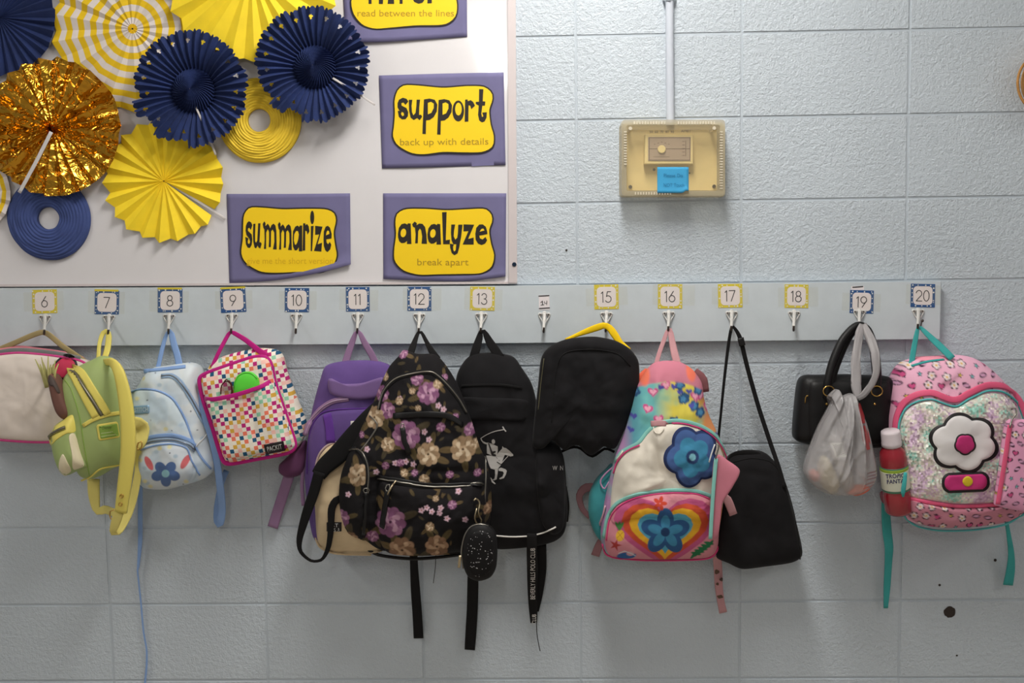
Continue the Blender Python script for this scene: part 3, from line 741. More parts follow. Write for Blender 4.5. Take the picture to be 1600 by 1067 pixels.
LA = (tr(a_o, *S3)+tr(a_o, *S3, 450, 8)+tr([[(312, 295), (350, 255), (385, 280), (378, 310), (420, 285), (470, 290), (510, 340), (530, 450), (538, 595), (455, 592), (465, 480), (450, 390), (430, 360), (405, 400), (398, 585), (358, 588), (365, 450), (355, 350), (325, 335)],
    [(768, 112), (838, 110), (825, 540), (888, 530), (885, 600), (785, 600)], [(908, 300), (968, 300), (950, 400), (945, 480), (970, 530), (1000, 500), (1010, 420), (1015, 302), (1080, 302), (1060, 480), (1030, 650), (1005, 740), (955, 768), (915, 735), (890, 650), (888, 590), (948, 605), (935, 640), (940, 690), (955, 712), (975, 690), (985, 600), (940, 600), (912, 540), (903, 430)],
    [(1095, 297), (1258, 303), (1165, 520), (1250, 498), (1250, 605), (1082, 605), (1170, 400), (1095, 405)], [(1275, 440), (1290, 350), (1335, 300), (1390, 298), (1435, 335), (1455, 400), (1460, 445), (1335, 470), (1345, 510), (1385, 528), (1430, 490), (1455, 540), (1425, 590), (1370, 613), (1315, 590), (1280, 530)]], *S3),
    tr(a_c, *S3)+tr(a_c, *S3, 450, 8)+tr([[(1340, 410), (1365, 370), (1395, 360), (1415, 390)]], *S3))
CA = cz2([(935, 215), (980, 190), (1080, 188), (1190, 195), (1300, 190), (1390, 188), (1424, 215), (1430, 250), (1414, 300), (1424, 370), (1440, 430), (1425, 490), (1370, 522), (1270, 526), (1150, 528), (1050, 530), (970, 508), (924, 460), (920, 400), (930, 320), (926, 260)])
poster('purple poster with yellow card reading analyze', [(598.5, 302), (695, 302), (791, 302)], [(599, 436), (650, 438), (720, 439.5), (760, 436), (790, 432)], CA, LA, 'break apart', (692, 411, 15, 80), lambda u, v: 0.0008+0.05*max(0, v-0.88)*(0.4+0.5*u))
LI = (tr([[(285, -160), (325, -160), (325, 48), (287, 50)], ov(305, -230, 28, 45), [(415, -160), (465, -160), (468, -120), (520, -165), (580, -140), (605, -40), (607, 48), (525, 48), (535, -60), (510, -110), (475, -60), (465, 50), (415, 50)],
    [(675, -80), (640, -80), (640, -130), (675, -130), (680, -230), (720, -270), (790, -260), (780, -210), (730, -210), (722, -130), (780, -130), (780, -80), (715, -80), (712, 48), (675, 48)],
    [(835, -60), (850, -140), (910, -170), (970, -130), (985, -60), (890, -40), (900, -15), (930, 0), (965, -20), (985, 0), (960, 35), (910, 46), (860, 25), (838, -10)], [(1025, -150), (1060, -150), (1065, -130), (1110, -150), (1140, -100), (1105, -70), (1080, -90), (1078, 40), (1022, 44)]], 8, 540, 0), tr([[(890, -85), (910, -120), (940, -95)]], 8, 540, 0))
CI = [(552, -60), (580, -72), (640, -68), (700, -70), (714, -50), (710, -20), (714, 8), (711, 26), (694, 38), (650, 39.5), (610, 43), (585, 44.5), (566, 38), (553, 22), (549, 4), (553, -20)]
poster('purple poster with yellow card reading infer above read between the lines', [(531, -90), (630, -92), (729, -94)], [(540, 66), (600, 65.5), (660, 62), (730, 57.5)], CI, LI, 'read between the lines', (634, 20.5, 15, 151), lambda u, v: 0.001+0.006*max(0, v-0.8)*5*(1-u))

# ------------------------------------------------------------------ paper fans
def paper(name, c, rough=0.75, metal=0, b=None): return mat(name, c, rough, metal=metal, bump=b, var=0.06 if metal == 0 else 0)
M_FY = paper('paper_yellow', (252, 220, 44)); M_FW = paper('paper_white', (226, 216, 212)); M_FSY = paper('paper_stripe_yellow', (236, 196, 24))
M_NAVY = mat('paper_navy', (32, 48, 96), 0.85, var=0.2, bump=(120, 0.3, 3, 0.002)); M_STEM = mat('card_strip', (214, 208, 206), 0.6)
M_BRING = mat('honeycomb_blue', (62, 78, 132), 0.8, var=0.12); M_YRING = mat('honeycomb_yellow', (244, 208, 58), 0.7, var=0.06)
def gold():
    m = mat('gold_foil', (216, 160, 54), 0.2, metal=1.0); nt = m.node_tree; b = nt.nodes['Principled BSDF']
    tc = nt.nodes.new('ShaderNodeTexCoord'); n = nt.nodes.new('ShaderNodeTexNoise'); n.inputs['Scale'].default_value = 24; n.inputs['Detail'].default_value = 1.5; n.inputs['Distortion'].default_value = 1.6
    nt.links.new(tc.outputs['Object'], n.inputs['Vector']); bp_ = nt.nodes.new('ShaderNodeBump'); bp_.inputs['Strength'].default_value = 0.9; bp_.inputs['Distance'].default_value = 0.016
    nt.links.new(n.outputs['Fac'], bp_.inputs['Height']); nt.links.new(bp_.outputs[0], b.inputs['Normal']); return m
M_GOLD = gold()
def pleated(label, cx, cy, R, n, d0, amp, ms, rings=None, gap=None, scal=0.04, seed=1, rot=0.0, core=0.0, nr=8, cone=0.0, name='paper_fan'):
    rg = random.Random(seed); t = thing(name, label, 'paper fan', 'paper fans on the whiteboard')
    s = mpp(cx, cy, d0); c = P(cx, cy, d0); V = []; F = []; MI = []
    a0, a1 = (0, 2*math.pi) if not gap else (math.radians(gap[1]), math.radians(gap[0])+2*math.pi)
    K = 2*n; rr = rings or [i/nr for i in range(nr+1)]; rr = [max(0.012, q) for q in rr]
    jit = [rg.uniform(-0.22, 0.22) for _ in range(K+1)]; js = [rg.uniform(0.7, 1.25) for _ in range(K+1)]; jr = [rg.uniform(-0.012, 0.012) for _ in range(K+1)]
    if not gap: jit[K] = jit[0]; js[K] = js[0]; jr[K] = jr[0]
    for i in range(K+1):
        a = a0+(a1-a0)*(i+jit[i])/K+rot
        for q in rr:
            z = (1 if i % 2 else -1)*amp*js[i]*(0.18+0.82*q)*(1 if q > 0.03 else 0.3)
            rad = R*s*q*(1+(scal*(1 if i % 2 else -1)*0.5+jr[i])*(q**3))
            V.append((c.x+rad*math.cos(a), -(d0+z+cone*(1-q)), c.z-rad*math.sin(a)))
    k = len(rr)
    for i in range(K):
        for j in range(k-1):
            F.append((i*k+j, i*k+j+1, (i+1)*k+j+1, (i+1)*k+j)); MI.append(j % 2 if rings else 0)
    o = mesh('folded_paper', V, F, ms, t, False, matidx=MI)
    return t, o
def stem(t, x0, y0, x1, y1, d, w=4, m=None): return strap('card_strip', [(x0, y0, d), ((x0+x1)/2+1, (y0+y1)/2, d+0.002), (x1, y1, d)], w, m or M_STEM, t, 0.001)
pleated('navy crepe paper fan partly cut off above the gold foil fan', -2, 27, 88, 34, 0.030, 0.006, [M_NAVY], scal=0.05, seed=2)
st_r = [0.0]+[0.06+0.0783*i for i in range(13)]
pleated('yellow and white ring striped paper fan', 207, 45, 125, 18, 0.0205, 0.005, [M_FSY, M_FW], rings=st_r[:13]+[1.0], scal=0.05, seed=3)
pleated('large plain yellow paper fan above the navy rosettes', 392, -46, 137, 22, 0.036, 0.006, [M_FY], scal=0.07, seed=4)
t, o = pleated('plain yellow paper fan with an open slit beside the summarize poster', 256, 283, 92, 21, 0.024, 0.0065, [M_FY], gap=(29, 36), scal=0.07, seed=6)
stem(t, 262, 286, 352, 342, 0.017, 4)
t, o = pleated('shiny gold foil paper fan', 83, 199, 105, 24, 0.050, 0.008, [M_GOLD], scal=0.03, seed=7, nr=14)
stem(t, 80, 206, 30, 301, 0.062, 6)
pleated('yellow and white striped paper fan cut off beside the blue ring', -50, 300, 66, 18, 0.024, 0.005, [M_FSY, M_FW], rings=[0.0]+[0.1+0.1*i for i in range(10)], scal=0.05, seed=8)
def rosette(label, cx, cy, R, d0, seed, tatter, rot=0, ang=None):
    rg = random.Random(seed); t = thing('paper_rosette', label, 'paper fan', 'navy paper rosettes on the whiteboard')
    s = mpp(cx, cy, d0); c = P(cx, cy, d0); n = 38; sub = 8; nr = 26; V = []; F = []
    K = n*sub; tips = [1+rg.uniform(-0.05, 0.06) for _ in range(n)]; bend = [rg.uniform(-0.004, 0.006) for _ in range(n)]; drop = set()
    for i in range(n):
        am = (i+0.5)/n*360
        if tatter[0] < am < tatter[1] and rg.random() < 0.4: tips[i] -= rg.uniform(0.06, 0.2)
    for i in range(K):
        a = 2*math.pi*i/K+rot; pl = i//sub; ph = (i % sub)/sub; tri = 1-abs(2*ph-1)
        for j in range(nr+1):
            q = 0.31+0.69*j/nr
            leaf = 0.86+0.14*math.sin(math.pi*min(1, tri*0.5+0.5))*tri**0.6
            rad = R*s*(0.36+(q-0.36)*(leaf*tips[pl])**1.0)
            z = -0.016+0.03*(1-(1-max(0, (q-0.36)/0.64))**2.2)+0.0065*(tri*2-1)*(0.5+0.5*q)+bend[pl]*max(0, q-0.7)*3
            V.append((c.x+rad*math.cos(a), -(d0+z), c.z-rad*math.sin(a)))
    for i in range(K):
        ph = ((i % sub)+0.5)/sub
        for j in range(nr):
            q = 0.31+0.69*(j+0.5)/nr
            if (i//sub) % 2 == 0 and abs(ph-0.5) < 0.32*(1-abs(q-0.83)/0.05): continue
            b = (i+1) % K; F.append((i*(nr+1)+j, i*(nr+1)+j+1, b*(nr+1)+j+1, b*(nr+1)+j))
    mesh('petal_ring', V, F, M_NAVY, t, False)
    V = []; F = []; n2 = 40
    for i in range(2*n2):
        for j in range(7):
            q = j/6; a = 2*math.pi*i/(2*n2)+rot+0.7*q; rad = R*s*0.36*max(q, 0.02)
            V.append((c.x+rad*math.cos(a), -(d0+0.012-0.028*q**2.5+0.006*(1 if i % 2 else -1)*q), c.z-rad*math.sin(a)))
    for i in range(2*n2):
        b = (i+1) % (2*n2)
        for j in range(6): F.append((i*7+j, i*7+j+1, b*7+j+1, b*7+j))
    mesh('centre_rosette', V, F, M_NAVY, t, False)
    return t
t = rosette('navy pinwheel rosette with punched holes between striped and yellow fans', 299, 140, 94, 0.056, 11, (90, 200)); stem(t, 305, 165, 337, 242, 0.05, 3)
t = rosette('navy pinwheel rosette with punched holes beside the infer poster', 490, 103, 93, 0.054, 13, (100, 170)); stem(t, 520, 122, 586, 164, 0.060, 3.2)
def ring_disc(label, cx, cy, R, r, d0, m, ridges_, seed):
    t = thing('honeycomb_ring', label, 'paper ring', 'honeycomb paper rings on the whiteboard'); s = mpp(cx, cy, d0); c = P(cx, cy, d0); rg = random.Random(seed)
    V = []; F = []; A = 96; N = ridges_*6; ph = [rg.uniform(0, 6) for _ in range(ridges_+2)]
    for j in range(N+1):
        q = j/N; k = int(q*ridges_)
        for i in range(A):
            a = 2*math.pi*i/A; rad = (r+(R-r)*q)*s*(1+0.006*math.sin(3*a+ph[k])+0.004*math.sin(7*a+ph[k]*2))
            z = 0.011*math.sin(math.pi*min(1, q*1.02+0.02))**0.6+0.0022*abs(math.sin(math.pi*q*ridges_))+0.001*math.sin(5*a+ph[k])
            V.append((c.x+rad*math.cos(a), -(d0+z), c.z+rad*math.sin(a)))
    for j in range(N): F += [(j*A+i, j*A+(i+1) % A, (j+1)*A+(i+1) % A, (j+1)*A+i) for i in range(A)]
    b = len(V)
    for rad in (r*s, R*s): V += [(c.x+rad*math.cos(2*math.pi*i/A), -(d0-0.006), c.z+rad*math.sin(2*math.pi*i/A)) for i in range(A)]
    F += [(i, (i+1) % A, b+(i+1) % A, b+i) for i in range(A)]+[(N*A+i, N*A+(i+1) % A, b+A+(i+1) % A, b+A+i) for i in range(A)]
    mesh('tissue_ring', V, F, m, t)
ring_disc('flat yellow honeycomb paper ring under the navy rosettes', 405, 188, 65, 17.5, 0.020, M_YRING, 12, 4)
ring_disc('flat blue honeycomb paper ring under the gold fan', 76, 341, 64.5, 17, 0.020, M_BRING, 10, 5)

# ------------------------------------------------------------------ bags: shared materials
M_ZIP = mat('zip_silver', (140, 136, 128), 0.38, metal=0.9)
M_ZIPG = mat('zip_grey', (132, 138, 146), 0.35, metal=0.7); M_OLZ = fabric('olive_zip_tape', (112, 108, 66))
M_ZIPD = mat('zip_dark', (58, 56, 56), 0.4, metal=0.7)
M_GOLDM = mat('gold_metal', (206, 166, 92), 0.28, metal=1.0)
M_BLK = fabric('black_canvas', (25, 24, 26), var=0.25, sheen=0.06)
M_BLKW = fabric('black_webbing', (23, 22, 23), var=0.1, sheen=0.05)
M_LEATH = mat('black_leather', (17, 16, 17), 0.5, bump=(500, 0.25, 3, 0.001), spec=0.32)
M_PRINT = mat('printed_cloth', attr=True, rough=0.85, bump=(900, 0.25, 2, 0.001), spec=0.2)
M_PRINTS = mat('printed_vinyl', attr=True, rough=0.45, spec=0.4, bump=(700, 0.1, 2, 0.001))
G_BAG = 'school bags hanging from the coat rack'
HD = RD+0.047       # depth of the hook notch
def wr(seed, amp, s=38): return lambda X, Y: 1.3*amp*fbm(X, Y, s, seed)+0.35*amp*(0.4-np.abs(fbm(X*0.7+Y*0.5, Y*0.6-X*0.3, s*0.42, seed+5)))
def addf(*fs): return lambda X, Y: sum(f(X, Y) for f in fs)
def hookpt(k): return (HOOKS[k][0]-1, HOOKS[k][1]+24)

# --- 6: cream lunch bag with pink piping
M_CREAM = fabric('cream_vinyl', (226, 214, 204), rough=0.55, var=0.04, sheen=0, b=0.15)
M_PINKP = mat('pink_piping', (206, 62, 134), 0.4); M_TAN = fabric('tan_webbing', (170, 152, 108)); M_PINKS = fabric('pink_gusset', (214, 128, 140)); M_GREYS = fabric('grey_gusset', (124, 128, 126))
M_RED = mat('red_patch', (196, 46, 82), 0.6); M_BLKP = mat('black_outline', (26, 22, 24), 0.6)
b = thing('lunch_bag', 'cream lunch bag with pink piping and a tan webbing strap', 'bag', G_BAG)
out1 = [(-62, 585), (-52, 562), (-15, 556), (30, 551.5), (90, 557), (130, 566), (146, 590), (150, 650), (138, 684), (90, 690), (40, 690), (-20, 684), (-55, 668), (-66, 630)]
bd1 = puff('body', out1, M_CREAM, b, 0.085, 0.102, 0.03, p=6, fold=addf(wr(2, 0.006), ridges([(40, 570, 100, 600, 10, 0.004), (0, 680, 70, 650, 12, -0.003), (60, 560, 90, 680, 9, -0.004)])), n=160, mr=24)
puff('gusset', [(-50, 556), (15, 541), (60, 545), (100, 551), (128, 560), (120, 575), (40, 566), (-45, 575)], M_PINKS, b, 0.05, 0.066, 0.03, n=60, mr=6)
strap('gusset_band', [(-55, 565, 0.079), (20, 548, 0.079), (92, 554, 0.079), (125, 561, 0.079)], 9, M_GREYS, b, 0.006)
tube('piping', [(x, y, 0.088) for x, y in out1], 0.0036, M_PINKP, b, closed=True, n=180)
rp = pocket('red_patch_outline', [(77, 590), (80, 572), (95, 556), (108, 553), (120, 562), (123, 580), (110, 592), (92, 596)], M_BLKP, b, bd1, 0.003, n=50, mr=6)
pocket('red_patch', [(80.5, 588), (83, 573), (96, 559.5), (107, 557), (117, 565), (119, 579), (108, 588), (92, 592)], M_RED, b, rp, 0.003, n=50, mr=6)
strap('carry_strap', [(-70, 576, 0.05), (-30, 558, 0.05), (20, 537, 0.055), (50, 524, HD-0.004), (67, 519, HD+0.002), (78, 524, HD-0.002), (98, 541, 0.07), (120, 556, 0.06), (140, 570, 0.05)], 8.5, M_TAN, b, 0.004)

# --- 7: green mini backpack turned sideways, yellow straps
M_GRN = mat('green_leatherette', (160, 178, 112), 0.5, bump=(600, 0.15, 2, 0.001)); M_GRN2 = mat('bright_green_tag', (138, 170, 74), 0.5)
M_YST = mat('yellow_leatherette', (228, 212, 104), 0.5, bump=(500, 0.12, 2, 0.001)); M_YWEB = fabric('pale_yellow_webbing', (232, 218, 128), var=0.04)
M_BRN = mat('brown_patch', (112, 76, 66), 0.6); M_DBRN = mat('dark_brown_patch', (74, 62, 58), 0.6); M_LEAF = mat('straw_leaf', (178, 172, 108), 0.7, var=0.15); M_CRM2 = mat('cream_leatherette', (228, 216, 184), 0.5)
b = thing('mini_backpack', 'green mini backpack turned sideways with wide yellow straps', 'backpack', G_BAG)
out2 = [(149, 558), (164, 561), (178, 574), (186, 605), (190, 650), (189, 700), (186, 727), (165, 738), (148, 748), (130, 753), (116, 745), (108, 705), (100, 660), (91, 620), (90, 598), (96, 585), (115, 573), (134, 564)]
bd2 = puff('body', out2, M_GRN, b, 0.13, 0.19, 0.115, 0.06, p=3, fold=ridges([(92, 600, 120, 740, 9, 0.006), (150, 660, 186, 690, 12, -0.003)]), n=160, mr=26, center=(142, 655))
# front pocket that faces left, seen side on
pk = puff('front_pocket', [(76, 690), (80, 668), (95, 655), (110, 645.5), (117, 650), (124, 690), (134, 728), (128, 735), (108, 741), (98, 746), (88, 737), (80, 715)], M_GRN, b, 0.16, 0.205, 0.08, p=3, n=90, mr=12)
pocket('cream_stripe', [(107, 680), (117, 676), (126, 706), (133, 728), (126, 733), (114, 735), (112, 710)], M_CRM2, pk, [pk, bd2], 0.002, n=50, mr=6)
pocket('cream_corner', [(92, 720), (98, 708), (106, 722), (112, 736), (101, 744), (92, 736)], M_CRM2, pk, [pk, bd2], 0.002, n=40, mr=6)
pocket('yellow_top', [(76, 686), (82, 668), (97, 655.5), (112, 647), (116, 651), (119, 674), (104, 678), (88, 688), (79, 697)], M_YST, pk, [pk, bd2], 0.002, n=60, mr=8)
zipper(pk, [(76, 684), (88, 675), (103, 668)], [pk, bd2], M_OLZ, M_ZIP, 6, off=0.0035)
for pts in ([(95, 584), (110, 580), (122, 600), (135, 625), (150, 652)], [(114, 574), (128, 583), (144, 608), (158, 630), (168, 648)]):
    strap('yellow_band', pts, 11.5, M_YST, b, 0.003, body=bd2, off=0.001)
zipper(b, [(104, 578), (118, 583), (130, 602), (147, 628), (160, 649)], bd2, M_OLZ, M_ZIP, 7, off=0.0015, r=0.0021)
strap('yellow_trim', [(130, 665), (145, 656), (168, 648), (188, 645)], 6, M_YST, b, 0.003, body=bd2)
strap('yellow_trim', [(127, 751), (142, 744), (158, 732), (188, 726)], 3, M_YST, b, 0.003, body=bd2)
tube('seam', [(100, 592), (112, 610), (124, 650), (132, 700), (140, 745)], 0.0012, M_GRN2, b, body=bd2)
tgf = pocket('tag_frame', [(x, y) for x, y in rrect(151, 660, 187, 687, 4, -0.16)], M_YST, b, bd2, 0.0025, n=60, mr=6, p=10)
tg = pocket('tag', [(x, y) for x, y in rrect(154.5, 663, 186, 684, 2, -0.16)], M_GRN2, b, tgf, 0.0015, n=60, mr=6, p=10)
M_TGI = mat('tag_ink', (84, 110, 50), 0.6)
text('tag_lettering', 'Disney', 167, 668.5, 6.5, M_TGI, tg, surf(tg), rot=-.1, width=15, shear=0.3)
fill2d('tag_lines', strokes_poly([[(158, 677, 0.7), (176, 674.5, 0.7)], [(158, 682, 0.6), (180, 678.5, 0.6)]], 3), mat('tag_cream', (220, 226, 180), 0.5), tg, surf(tg))
pt_ = puff('brown_panel', [(73, 588), (81, 585), (92, 602), (101, 626), (107, 648), (98, 657), (87, 647), (79, 622)], M_BRN, b, 0.172, 0.19, 0.15, n=60, mr=8)
pocket('dark_edge', [(73, 590), (77, 584), (86, 593), (95, 612), (92, 616), (84, 604), (77, 602)], M_DBRN, b, pt_, 0.003, n=40, mr=5)
rl = random.Random(4)
for i in range(9):
    x0 = 72+i*1.6; a = (i-4)*2.6
    strap('straw_leaf', [(x0, 606-i*0.6, 0.165+rl.uniform(0, .01)), (x0+a*0.4-3, 582, 0.17+rl.uniform(0, .01), 3.6), (x0+a*1.1-5+rl.uniform(-3, 3), 553+rl.uniform(-2, 14)+abs(i-3)*2.5, 0.165, 1.2)], 3.8, M_LEAF, b, 0.0016)
strap('hang_loop', [(158, 592, 0.11, 8), (154, 570, 0.105, 7), (155, 540, 0.085, 6), (160, 522, HD+.003, 7), (166, 517.5, HD+0.004, 8), (170, 524, HD+.006, 9), (168, 545, 0.09, 10), (163, 562, 0.11, 9), (164, 572, 0.12, 8)], 8, M_YST, b, 0.004)
ss = strap('shoulder_strap', [(163, 566, 0.14, 10), (175, 566, 0.185, 13), (186, 582, 0.205, 17), (195, 620, 0.212, 21), (200, 665, 0.215, 23), (200, 710, 0.213, 23), (194, 760, 0.205, 21), (189, 800, 0.195, 19)], 20, M_YST, b, 0.011)
for (x, y) in ((190, 775), (188, 788)):
    g = tube('rivet', [(x+2.6*math.cos(a), y+2.6*math.sin(a), 0.2085) for a in [2*math.pi*i/10 for i in range(10)]], 0.0013, M_GOLDM, ss, closed=True, n=20)
strap('webbing', [(186, 800, 0.19, 16), (180, 818, 0.18, 15), (176, 833, 0.165, 10), (186, 828, 0.15, 13), (200, 802, 0.14, 14), (210, 770, 0.14, 13), (216, 735, 0.145, 12), (218, 700, 0.15, 13), (221, 675, 0.15, 15)], 14, M_YWEB, b, 0.003)
strap('webbing', [(204, 662, 0.185, 22), (214, 662, 0.18, 23), (222, 668, 0.165, 24), (218, 690, 0.17, 22), (208, 698, 0.17, 18), (204, 720, 0.16, 12)], 20, M_YWEB, b, 0.004)
tube('buckle', [(216, 692, 0.182), (222, 690, 0.182), (220, 702, 0.182), (214, 702, 0.182)], 0.0017, M_GOLDM, b, closed=True)
strap('webbing', [(146, 748, 0.06, 20), (147, 775, 0.055, 18), (152, 798, 0.055, 12), (165, 796, 0.07, 14), (180, 802, 0.12, 14)], 16, M_YWEB, b, 0.004)
tube('buckle', [(172, 799, 0.145), (179, 797, 0.145), (178, 810, 0.145), (172, 810, 0.145)], 0.0016, M_GOLDM, b, closed=True)

# --- 8: pale blue mini backpack
M_BLU = mat('blue_trim', (132, 164, 214), 0.5, bump=(500, 0.1)); M_LBL = mat('blue_tag', (128, 160, 186), 0.35, metal=0.2)
def p_cloud(pt):
    n = fbm(pt.X, pt.Y, 30, 3); pt.mask(np.clip(n*2.2+0.1, 0, 0.6), (186, 206, 224)); rg = random.Random(8)
    n2 = fbm(pt.X, pt.Y, 22, 9); pt.mask(np.clip(n2*2.0-0.1, 0, 0.5), (224, 226, 222))
    for i in range(26):
        x, y = rg.uniform(205, 330), rg.uniform(580, 760); pt.ell(x, y, 3.5, 3.0, (222, 216, 170) if i % 2 else (176, 196, 212), soft=2)
    for i in range(16): pt.ell(rg.uniform(205, 330), rg.uniform(580, 760), 1, 1, (60, 70, 90), soft=0.8)
b = thing('mini_backpack', 'pale blue cloud print mini backpack with periwinkle trim', 'backpack', G_BAG)
out3 = [(232, 577), (255, 573), (285, 569), (301, 576), (308, 605), (317, 640), (326, 680), (333, 715), (331, 735), (312, 752), (280, 762), (245, 766), (224, 763), (214, 752), (207, 715), (201, 670), (199, 640), (205, 615), (217, 592)]
bd3 = puff('body', out3, M_PRINTS, b, 0.09, 0.135, 0.03, p=4, fold=addf(wr(5, 0.006), ridges([(300, 600, 325, 680, 12, -0.004), (210, 600, 250, 585, 10, 0.004)])), n=300, mr=60, paint=p_cloud, base=(206, 218, 228))
strap('top_band', [(225, 580), (255, 577), (290, 573)], 7, M_BLU, b, 0.004, body=bd3)
fp3 = pocket('front_panel', [(202, 616), (222, 609), (248, 612), (270, 625), (288, 655), (302, 692), (304, 730), (296, 752), (260, 761), (226, 761), (214, 750), (207, 715), (201, 665)], M_PRINTS, b, bd3, 0.012, n=150, mr=40, paint=p_cloud, base=(200, 214, 222))
tube('trim_piping', [(202, 614), (222, 608), (248, 611), (271, 624), (289, 654), (302, 690), (315, 715), (329, 732)], 0.0026, M_BLU, b, body=[fp3, bd3], off=0.001)
zipper(b, [(252, 588), (268, 587), (282, 597), (298, 622), (313, 650), (325, 672)], bd3, mat('zip_tape_blue', (150, 176, 206), 0.6), M_ZIPG, 8)
def p_blossom(pt):
    p_cloud(pt)
    for a in range(5): pt.ell(262+13*math.cos(a*1.257+.3), 738+11*math.sin(a*1.257+.3), 10, 8, (84, 112, 164), rot=a*1.257+.3)
    pt.ell(262, 738, 6, 6, (150, 200, 214)); pt.ell(236, 722, 5, 12, (206, 104, 110), rot=-.5); pt.ell(292, 720, 5, 12, (206, 104, 110), rot=.5)
pk3 = pocket('front_pocket', [(217, 702), (235, 693), (265, 690), (292, 697), (300, 712), (307, 738), (298, 754), (262, 764), (228, 763), (217, 752), (212, 725)], M_PRINTS, b, [fp3, bd3], 0.014, n=220, mr=50, paint=p_blossom, base=(212, 220, 228))
strap('trim_piping', [(216, 690), (240, 682), (272, 680), (296, 688), (305, 697)], 6, M_BLU, b, 0.004, body=[pk3, fp3, bd3], off=0.002)
zipper(b, [(216, 697), (240, 689), (270, 687), (294, 694), (303, 703)], [pk3, fp3, bd3], mat('zip_tape_blue2', (160, 182, 208), 0.6), M_ZIPG, 7, off=0.002)
tube('trim_piping', [(220, 703), (242, 696), (268, 694), (291, 700), (299, 720), (312, 742)], 0.0022, M_BLU, b, body=[pk3, fp3, bd3], off=0.001)
tube('zip_pull_cord', [(303, 700), (310, 692), (318, 684), (325, 672)], 0.0012, mat('cord_white', (232, 232, 230), 0.6), b, body=[fp3, bd3], off=0.003)
ptc = pocket('name_patch', rrect(207.5, 633, 234.5, 647, 2.5, -.06), M_LBL, b, [fp3, bd3], 0.003, n=50, mr=5, p=10)
text('patch_lettering', 'STITCH', 221, 640, 9.5, mat('patch_silver', (196, 214, 224), 0.3, metal=0.4), ptc, surf(ptc), rot=-.06, width=21, bold=0.02)
strap('hang_loop', [(246, 578, 0.085, 7), (250, 560, 0.08, 7), (256, 535, 0.072, 6.5), (262, 519, HD+.001, 5), (267, 519.5, HD+0.004, 9), (271, 535, 0.078, 10.5), (277, 555, 0.086, 11), (281, 575, 0.095, 11)], 9, M_BLU, b, 0.003)
strap('shoulder_strap', [(288, 576, 0.07, 7), (298, 570, 0.075, 8), (305, 588, 0.095, 8), (313, 625, 0.11, 8), (320, 655, 0.118, 8), (330, 685, 0.118, 9), (338, 715, 0.11, 11), (344, 760, 0.09, 12), (347, 795, 0.06, 12), (343, 819, 0.05, 13), (338, 812, 0.04, 9), (339, 790, 0.03, 9), (346, 755, 0.025, 9), (354, 735, 0.02, 9)], 9, M_BLU, b, 0.0035)
strap('webbing_tail', [(219, 758, 0.06, 8), (219, 800, 0.03, 7.5), (219, 845, 0.02, 7), (216, 885, 0.016, 4), (215, 893, 0.015, 2.5), (220, 940, 0.012, 2.6), (224, 985, 0.01, 2.6), (229, 1015, 0.01, 2.6), (229, 1040, 0.01, 3), (226, 1075, 0.01, 3.2), (225, 1110, 0.01, 3.2)], 8, M_BLU, b, 0.002)

# --- 9: mosaic print insulated lunch bag
def mosaic():
    m = bpy.data.materials.new('mosaic_print'); m.use_nodes = True; nt = m.node_tree; b_ = nt.nodes['Principled BSDF']; b_.inputs['Roughness'].default_value = 0.7; b_.inputs['Specular IOR Level'].default_value = 0.25
    uv = nt.nodes.new('ShaderNodeUVMap'); sc = nt.nodes.new('ShaderNodeVectorMath'); sc.operation = 'FLOOR'; nt.links.new(uv.outputs[0], sc.inputs[0])
    sep = nt.nodes.new('ShaderNodeSeparateXYZ'); nt.links.new(sc.outputs[0], sep.inputs[0])
    ad = nt.nodes.new('ShaderNodeMath'); ad.operation = 'ADD'; nt.links.new(sep.outputs[0], ad.inputs[0]); nt.links.new(sep.outputs[1], ad.inputs[1])
    md = nt.nodes.new('ShaderNodeMath'); md.operation = 'FLOORED_MODULO'; nt.links.new(ad.outputs[0], md.inputs[0]); md.inputs[1].default_value = 2
    wn = nt.nodes.new('ShaderNodeTexWhiteNoise'); wn.noise_dimensions = '2D'; nt.links.new(sc.outputs[0], wn.inputs['Vector'])
    cr = nt.nodes.new('ShaderNodeValToRGB'); cr.color_ramp.interpolation = 'CONSTANT'
    cols = [(0, (186, 36, 116)), (0.2, (30, 86, 122)), (0.36, (236, 122, 96)), (0.54, (214, 168, 66)), (0.68, (150, 208, 176)), (0.82, (240, 190, 178)), (0.93, (232, 224, 210))]
    for i, (p_, c) in enumerate(cols):
        e = cr.color_ramp.elements[i] if i < 2 else cr.color_ramp.elements.new(p_)
        e.position = p_; e.color = (*lin(c), 1)
    nt.links.new(wn.outputs['Value'], cr.inputs[0])
    cr2 = nt.nodes.new('ShaderNodeValToRGB'); cr2.color_ramp.interpolation = 'CONSTANT'
    for i, (p_, c) in enumerate([(0, (236, 228, 214)), (0.72, (240, 196, 184)), (0.86, (222, 214, 204))]):
        e = cr2.color_ramp.elements[i] if i < 2 else cr2.color_ramp.elements.new(p_)
        e.position = p_; e.color = (*lin(c), 1)
    nt.links.new(wn.outputs['Value'], cr2.inputs[0])
    mx = nt.nodes.new('ShaderNodeMix'); mx.data_type = 'RGBA'; nt.links.new(md.outputs[0], mx.inputs[0]); nt.links.new(cr.outputs[0], mx.inputs[6]); nt.links.new(cr2.outputs[0], mx.inputs[7])
    nt.links.new(mx.outputs[2], b_.inputs['Base Color']); return m
M_MOS = mosaic(); M_MAG = fabric('magenta_trim', (190, 30, 128), rough=0.6, var=0.05)
